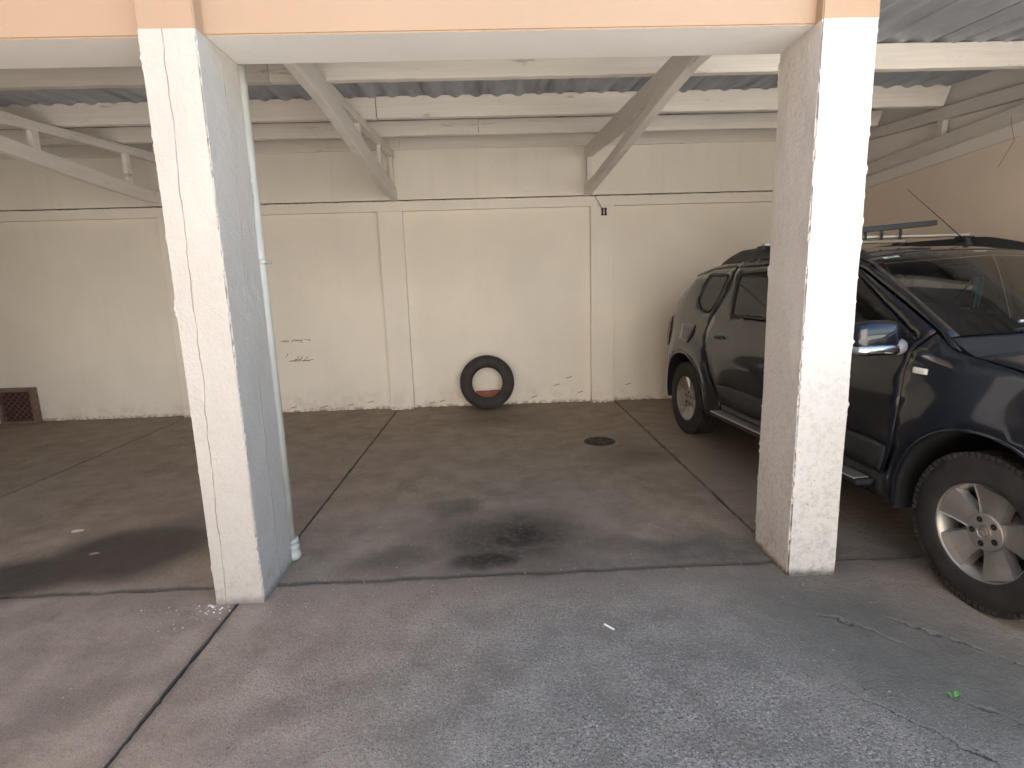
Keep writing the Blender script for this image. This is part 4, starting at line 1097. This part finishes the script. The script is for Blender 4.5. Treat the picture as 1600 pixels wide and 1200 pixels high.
# cross bars, tool carrier, aerial
for k, s0 in enumerate((1.30, .74)):
    bm = bmesh.new(); add_box(bm, s0-.030, s0+.030, -.60, .60, 1.702, 1.722, .007, 3); cb = obj('roof_crossbar', bm, M_alu, CAR)
    for sd in (-1, 1):
        bm = bmesh.new(); y0, y1 = sorted((sd*.545, sd*.625)); add_box(bm, s0-.045, s0+.045, y0, y1, 1.665, 1.704, .010, 2); obj('bar_clamp', bm, M_clad, cb)
cr = obj('roof_carrier', add_box(bmesh.new(), 1.50, 1.60, -.10, .56, 0, .036, .006, 2), M_clad, CAR); cr.data.transform(Matrix.Translation((-.22, -.27, 1.738)) @ Matrix.Rotation(radians(4.0), 4, 'X'))
for k, yy in enumerate((-.22, -.10, .04)):
    bm = bmesh.new(); tube(bm, [(1.345, yy, 1.775), (1.350, yy, 1.725), (1.345, yy, 1.69)], .009, 6); obj('carrier_bracket', bm, M_clad, cr)
bm = bmesh.new(); lathe(bm, [(.001,.045),(.014,.040),(.022,.015),(.030,0)], 16, loc=(1.62, .28, 1.625)); ab = obj('aerial_base', bm, M_clad, CAR, smooth=True)
bm = bmesh.new(); tube(bm, [(1.60, .28, 1.66), (1.10, .28, 2.06)], [.0035, .0015], 6); obj('aerial', bm, M_clad, ab)

# wheels
def wheel_meshes():
    tb = bmesh.new(); lathe(tb, [(.205,-.085),(.212,-.105),(.235,-.110),(.275,-.113),(.312,-.104),(.333,-.090),(.343,-.070),(.3445,-.04),(.3455,-.030),(.337,-.028),(.337,-.020),(.346,-.018),(.346,.018),(.337,.02),(.337,.028),(.3455,.030),(.3445,.04),(.343,.070),(.333,.090),(.312,.104),(.275,.113),(.235,.110),(.212,.105),(.205,.085)], 72, 'y')
    for k in range(72):     # shoulder lugs
        for s in (-1, 1):
            b2 = bmesh.new(); add_box(b2, .322, .3462, s*.080-.020, s*.080+.020, -.0125, .0125, .001, 1); b2.transform(Matrix.Rotation(2*pi*k/72+s*.02, 4, 'Y'))
            me = bpy.data.meshes.new('x'); b2.to_mesh(me); b2.free(); tb.from_mesh(me); bpy.data.meshes.remove(me)
    rb = bmesh.new(); lathe(rb, [(.213,-.096),(.219,-.102),(.214,-.104),(.205,-.097),(.197,-.078),(.190,-.060),(.184,-.02),(.180,.06),(.185,.09),(.213,.095)], 72, 'y')
    sp = bmesh.new()
    for k in range(5):
        a = radians(90+72*k)
        def P(r, off, y): return (r*cos(a)-off*sin(a), y, r*sin(a)+off*cos(a))
        # broad flat face flaring to the rim, raised twisted ridge on one flank
        prof = [(.045, -.040, .042), (.085, -.044, .050), (.130, -.054, .062), (.170, -.066, .076), (.198, -.076, .086)]
        yf = [-.060, -.066, -.074, -.084, -.095]
        A = []
        for (r, o0, o1), y in zip(prof, yf):
            A.append([sp.verts.new(P(r, o0-.014, y+.030)), sp.verts.new(P(r, o0, y)), sp.verts.new(P(r, (o0+o1)/2, y-.002)), sp.verts.new(P(r, o1-.006, y-.001)), sp.verts.new(P(r, o1, y-.006)), sp.verts.new(P(r, o1+.010, y+.034))])
        for p, q in zip(A, A[1:]):
            for j in range(5): sp.faces.new((p[j], p[j+1], q[j+1], q[j]))
            sp.faces.new((p[5], p[0], q[0], q[5]))
        sp.faces.new(A[0]); sp.faces.new(A[-1][::-1])
    bmesh.ops.recalc_face_normals(sp, faces=sp.faces)
    hb = bmesh.new(); lathe(hb, [(.001,-.078),(.076,-.077),(.082,-.073),(.084,-.05),(.084,-.02)], 48, 'y')
    lathe(hb, [(.026,-.079),(.029,-.082),(.033,-.082),(.034,-.078)], 32, 'y')
    # diamond emblem
    for s1, s0, y in ((.020, .012, -.084),):
        def ring(r): return [(0, 1.25*r), (r*.85, 0), (0, -1.25*r), (-r*.85, 0)]
        O = [hb.verts.new((x, y, z)) for x, z in ring(s1)]; I = [hb.verts.new((x, y, z)) for x, z in ring(s0)]; Ob = [hb.verts.new((x, y+.008, z)) for x, z in ring(s1)]; Ib = [hb.verts.new((x, y+.008, z)) for x, z in ring(s0)]
        for j in range(4):
            q = (j+1) % 4; hb.faces.new((O[j], O[q], I[q], I[j])); hb.faces.new((O[j], Ob[j], Ob[q], O[q])); hb.faces.new((I[j], I[q], Ib[q], Ib[j]))
    lg = bmesh.new()
    for k in range(5):
        a = radians(90+36+72*k); lathe(lg, [(.001,-.0785),(.0135,-.0785),(.0135,-.07)], 16, 'y', loc=(.055*cos(a), 0, .055*sin(a)))
    dk = bmesh.new(); lathe(dk, [(.001,-.010),(.186,-.010),(.186,.0)], 40, 'y')
    br = bmesh.new(); lathe(br, [(.06,-.030),(.135,-.030),(.138,-.022),(.138,-.012)], 40, 'y')
    out = []
    for b_, nme, m_, s_ in ((tb, 'tyre', M_rubber, True), (rb, 'rim', M_alloy, True), (sp, 'spokes', M_alloy, False), (hb, 'hub_cap', M_alloy, False), (lg, 'lug_holes', M_well, False), (dk, 'wheel_back', M_well, False), (br, 'brake_disc', M_clad, True)):
        me = bpy.data.meshes.new(nme); b_.to_mesh(me); b_.free(); me.materials.append(m_)
        for p_ in me.polygons: p_.use_smooth = s_
        out.append((nme, me))
    return out
WM = wheel_meshes()
for ax in (AX_R, AX_F):
    for sd in (-1, 1):
        we = bpy.data.objects.new('wheel', None); COL.objects.link(we); we.parent = CAR; we.empty_display_size = .1
        we.location = (ax, sd*.765, .3475); we.rotation_euler = (0, radians(8 if ax else 40), 0 if sd < 0 else pi)
        for nme, me in WM:
            o = bpy.data.objects.new(nme, me); COL.objects.link(o); o.parent = we
            if nme == 'lug_holes': o['kind'] = 'stuff'
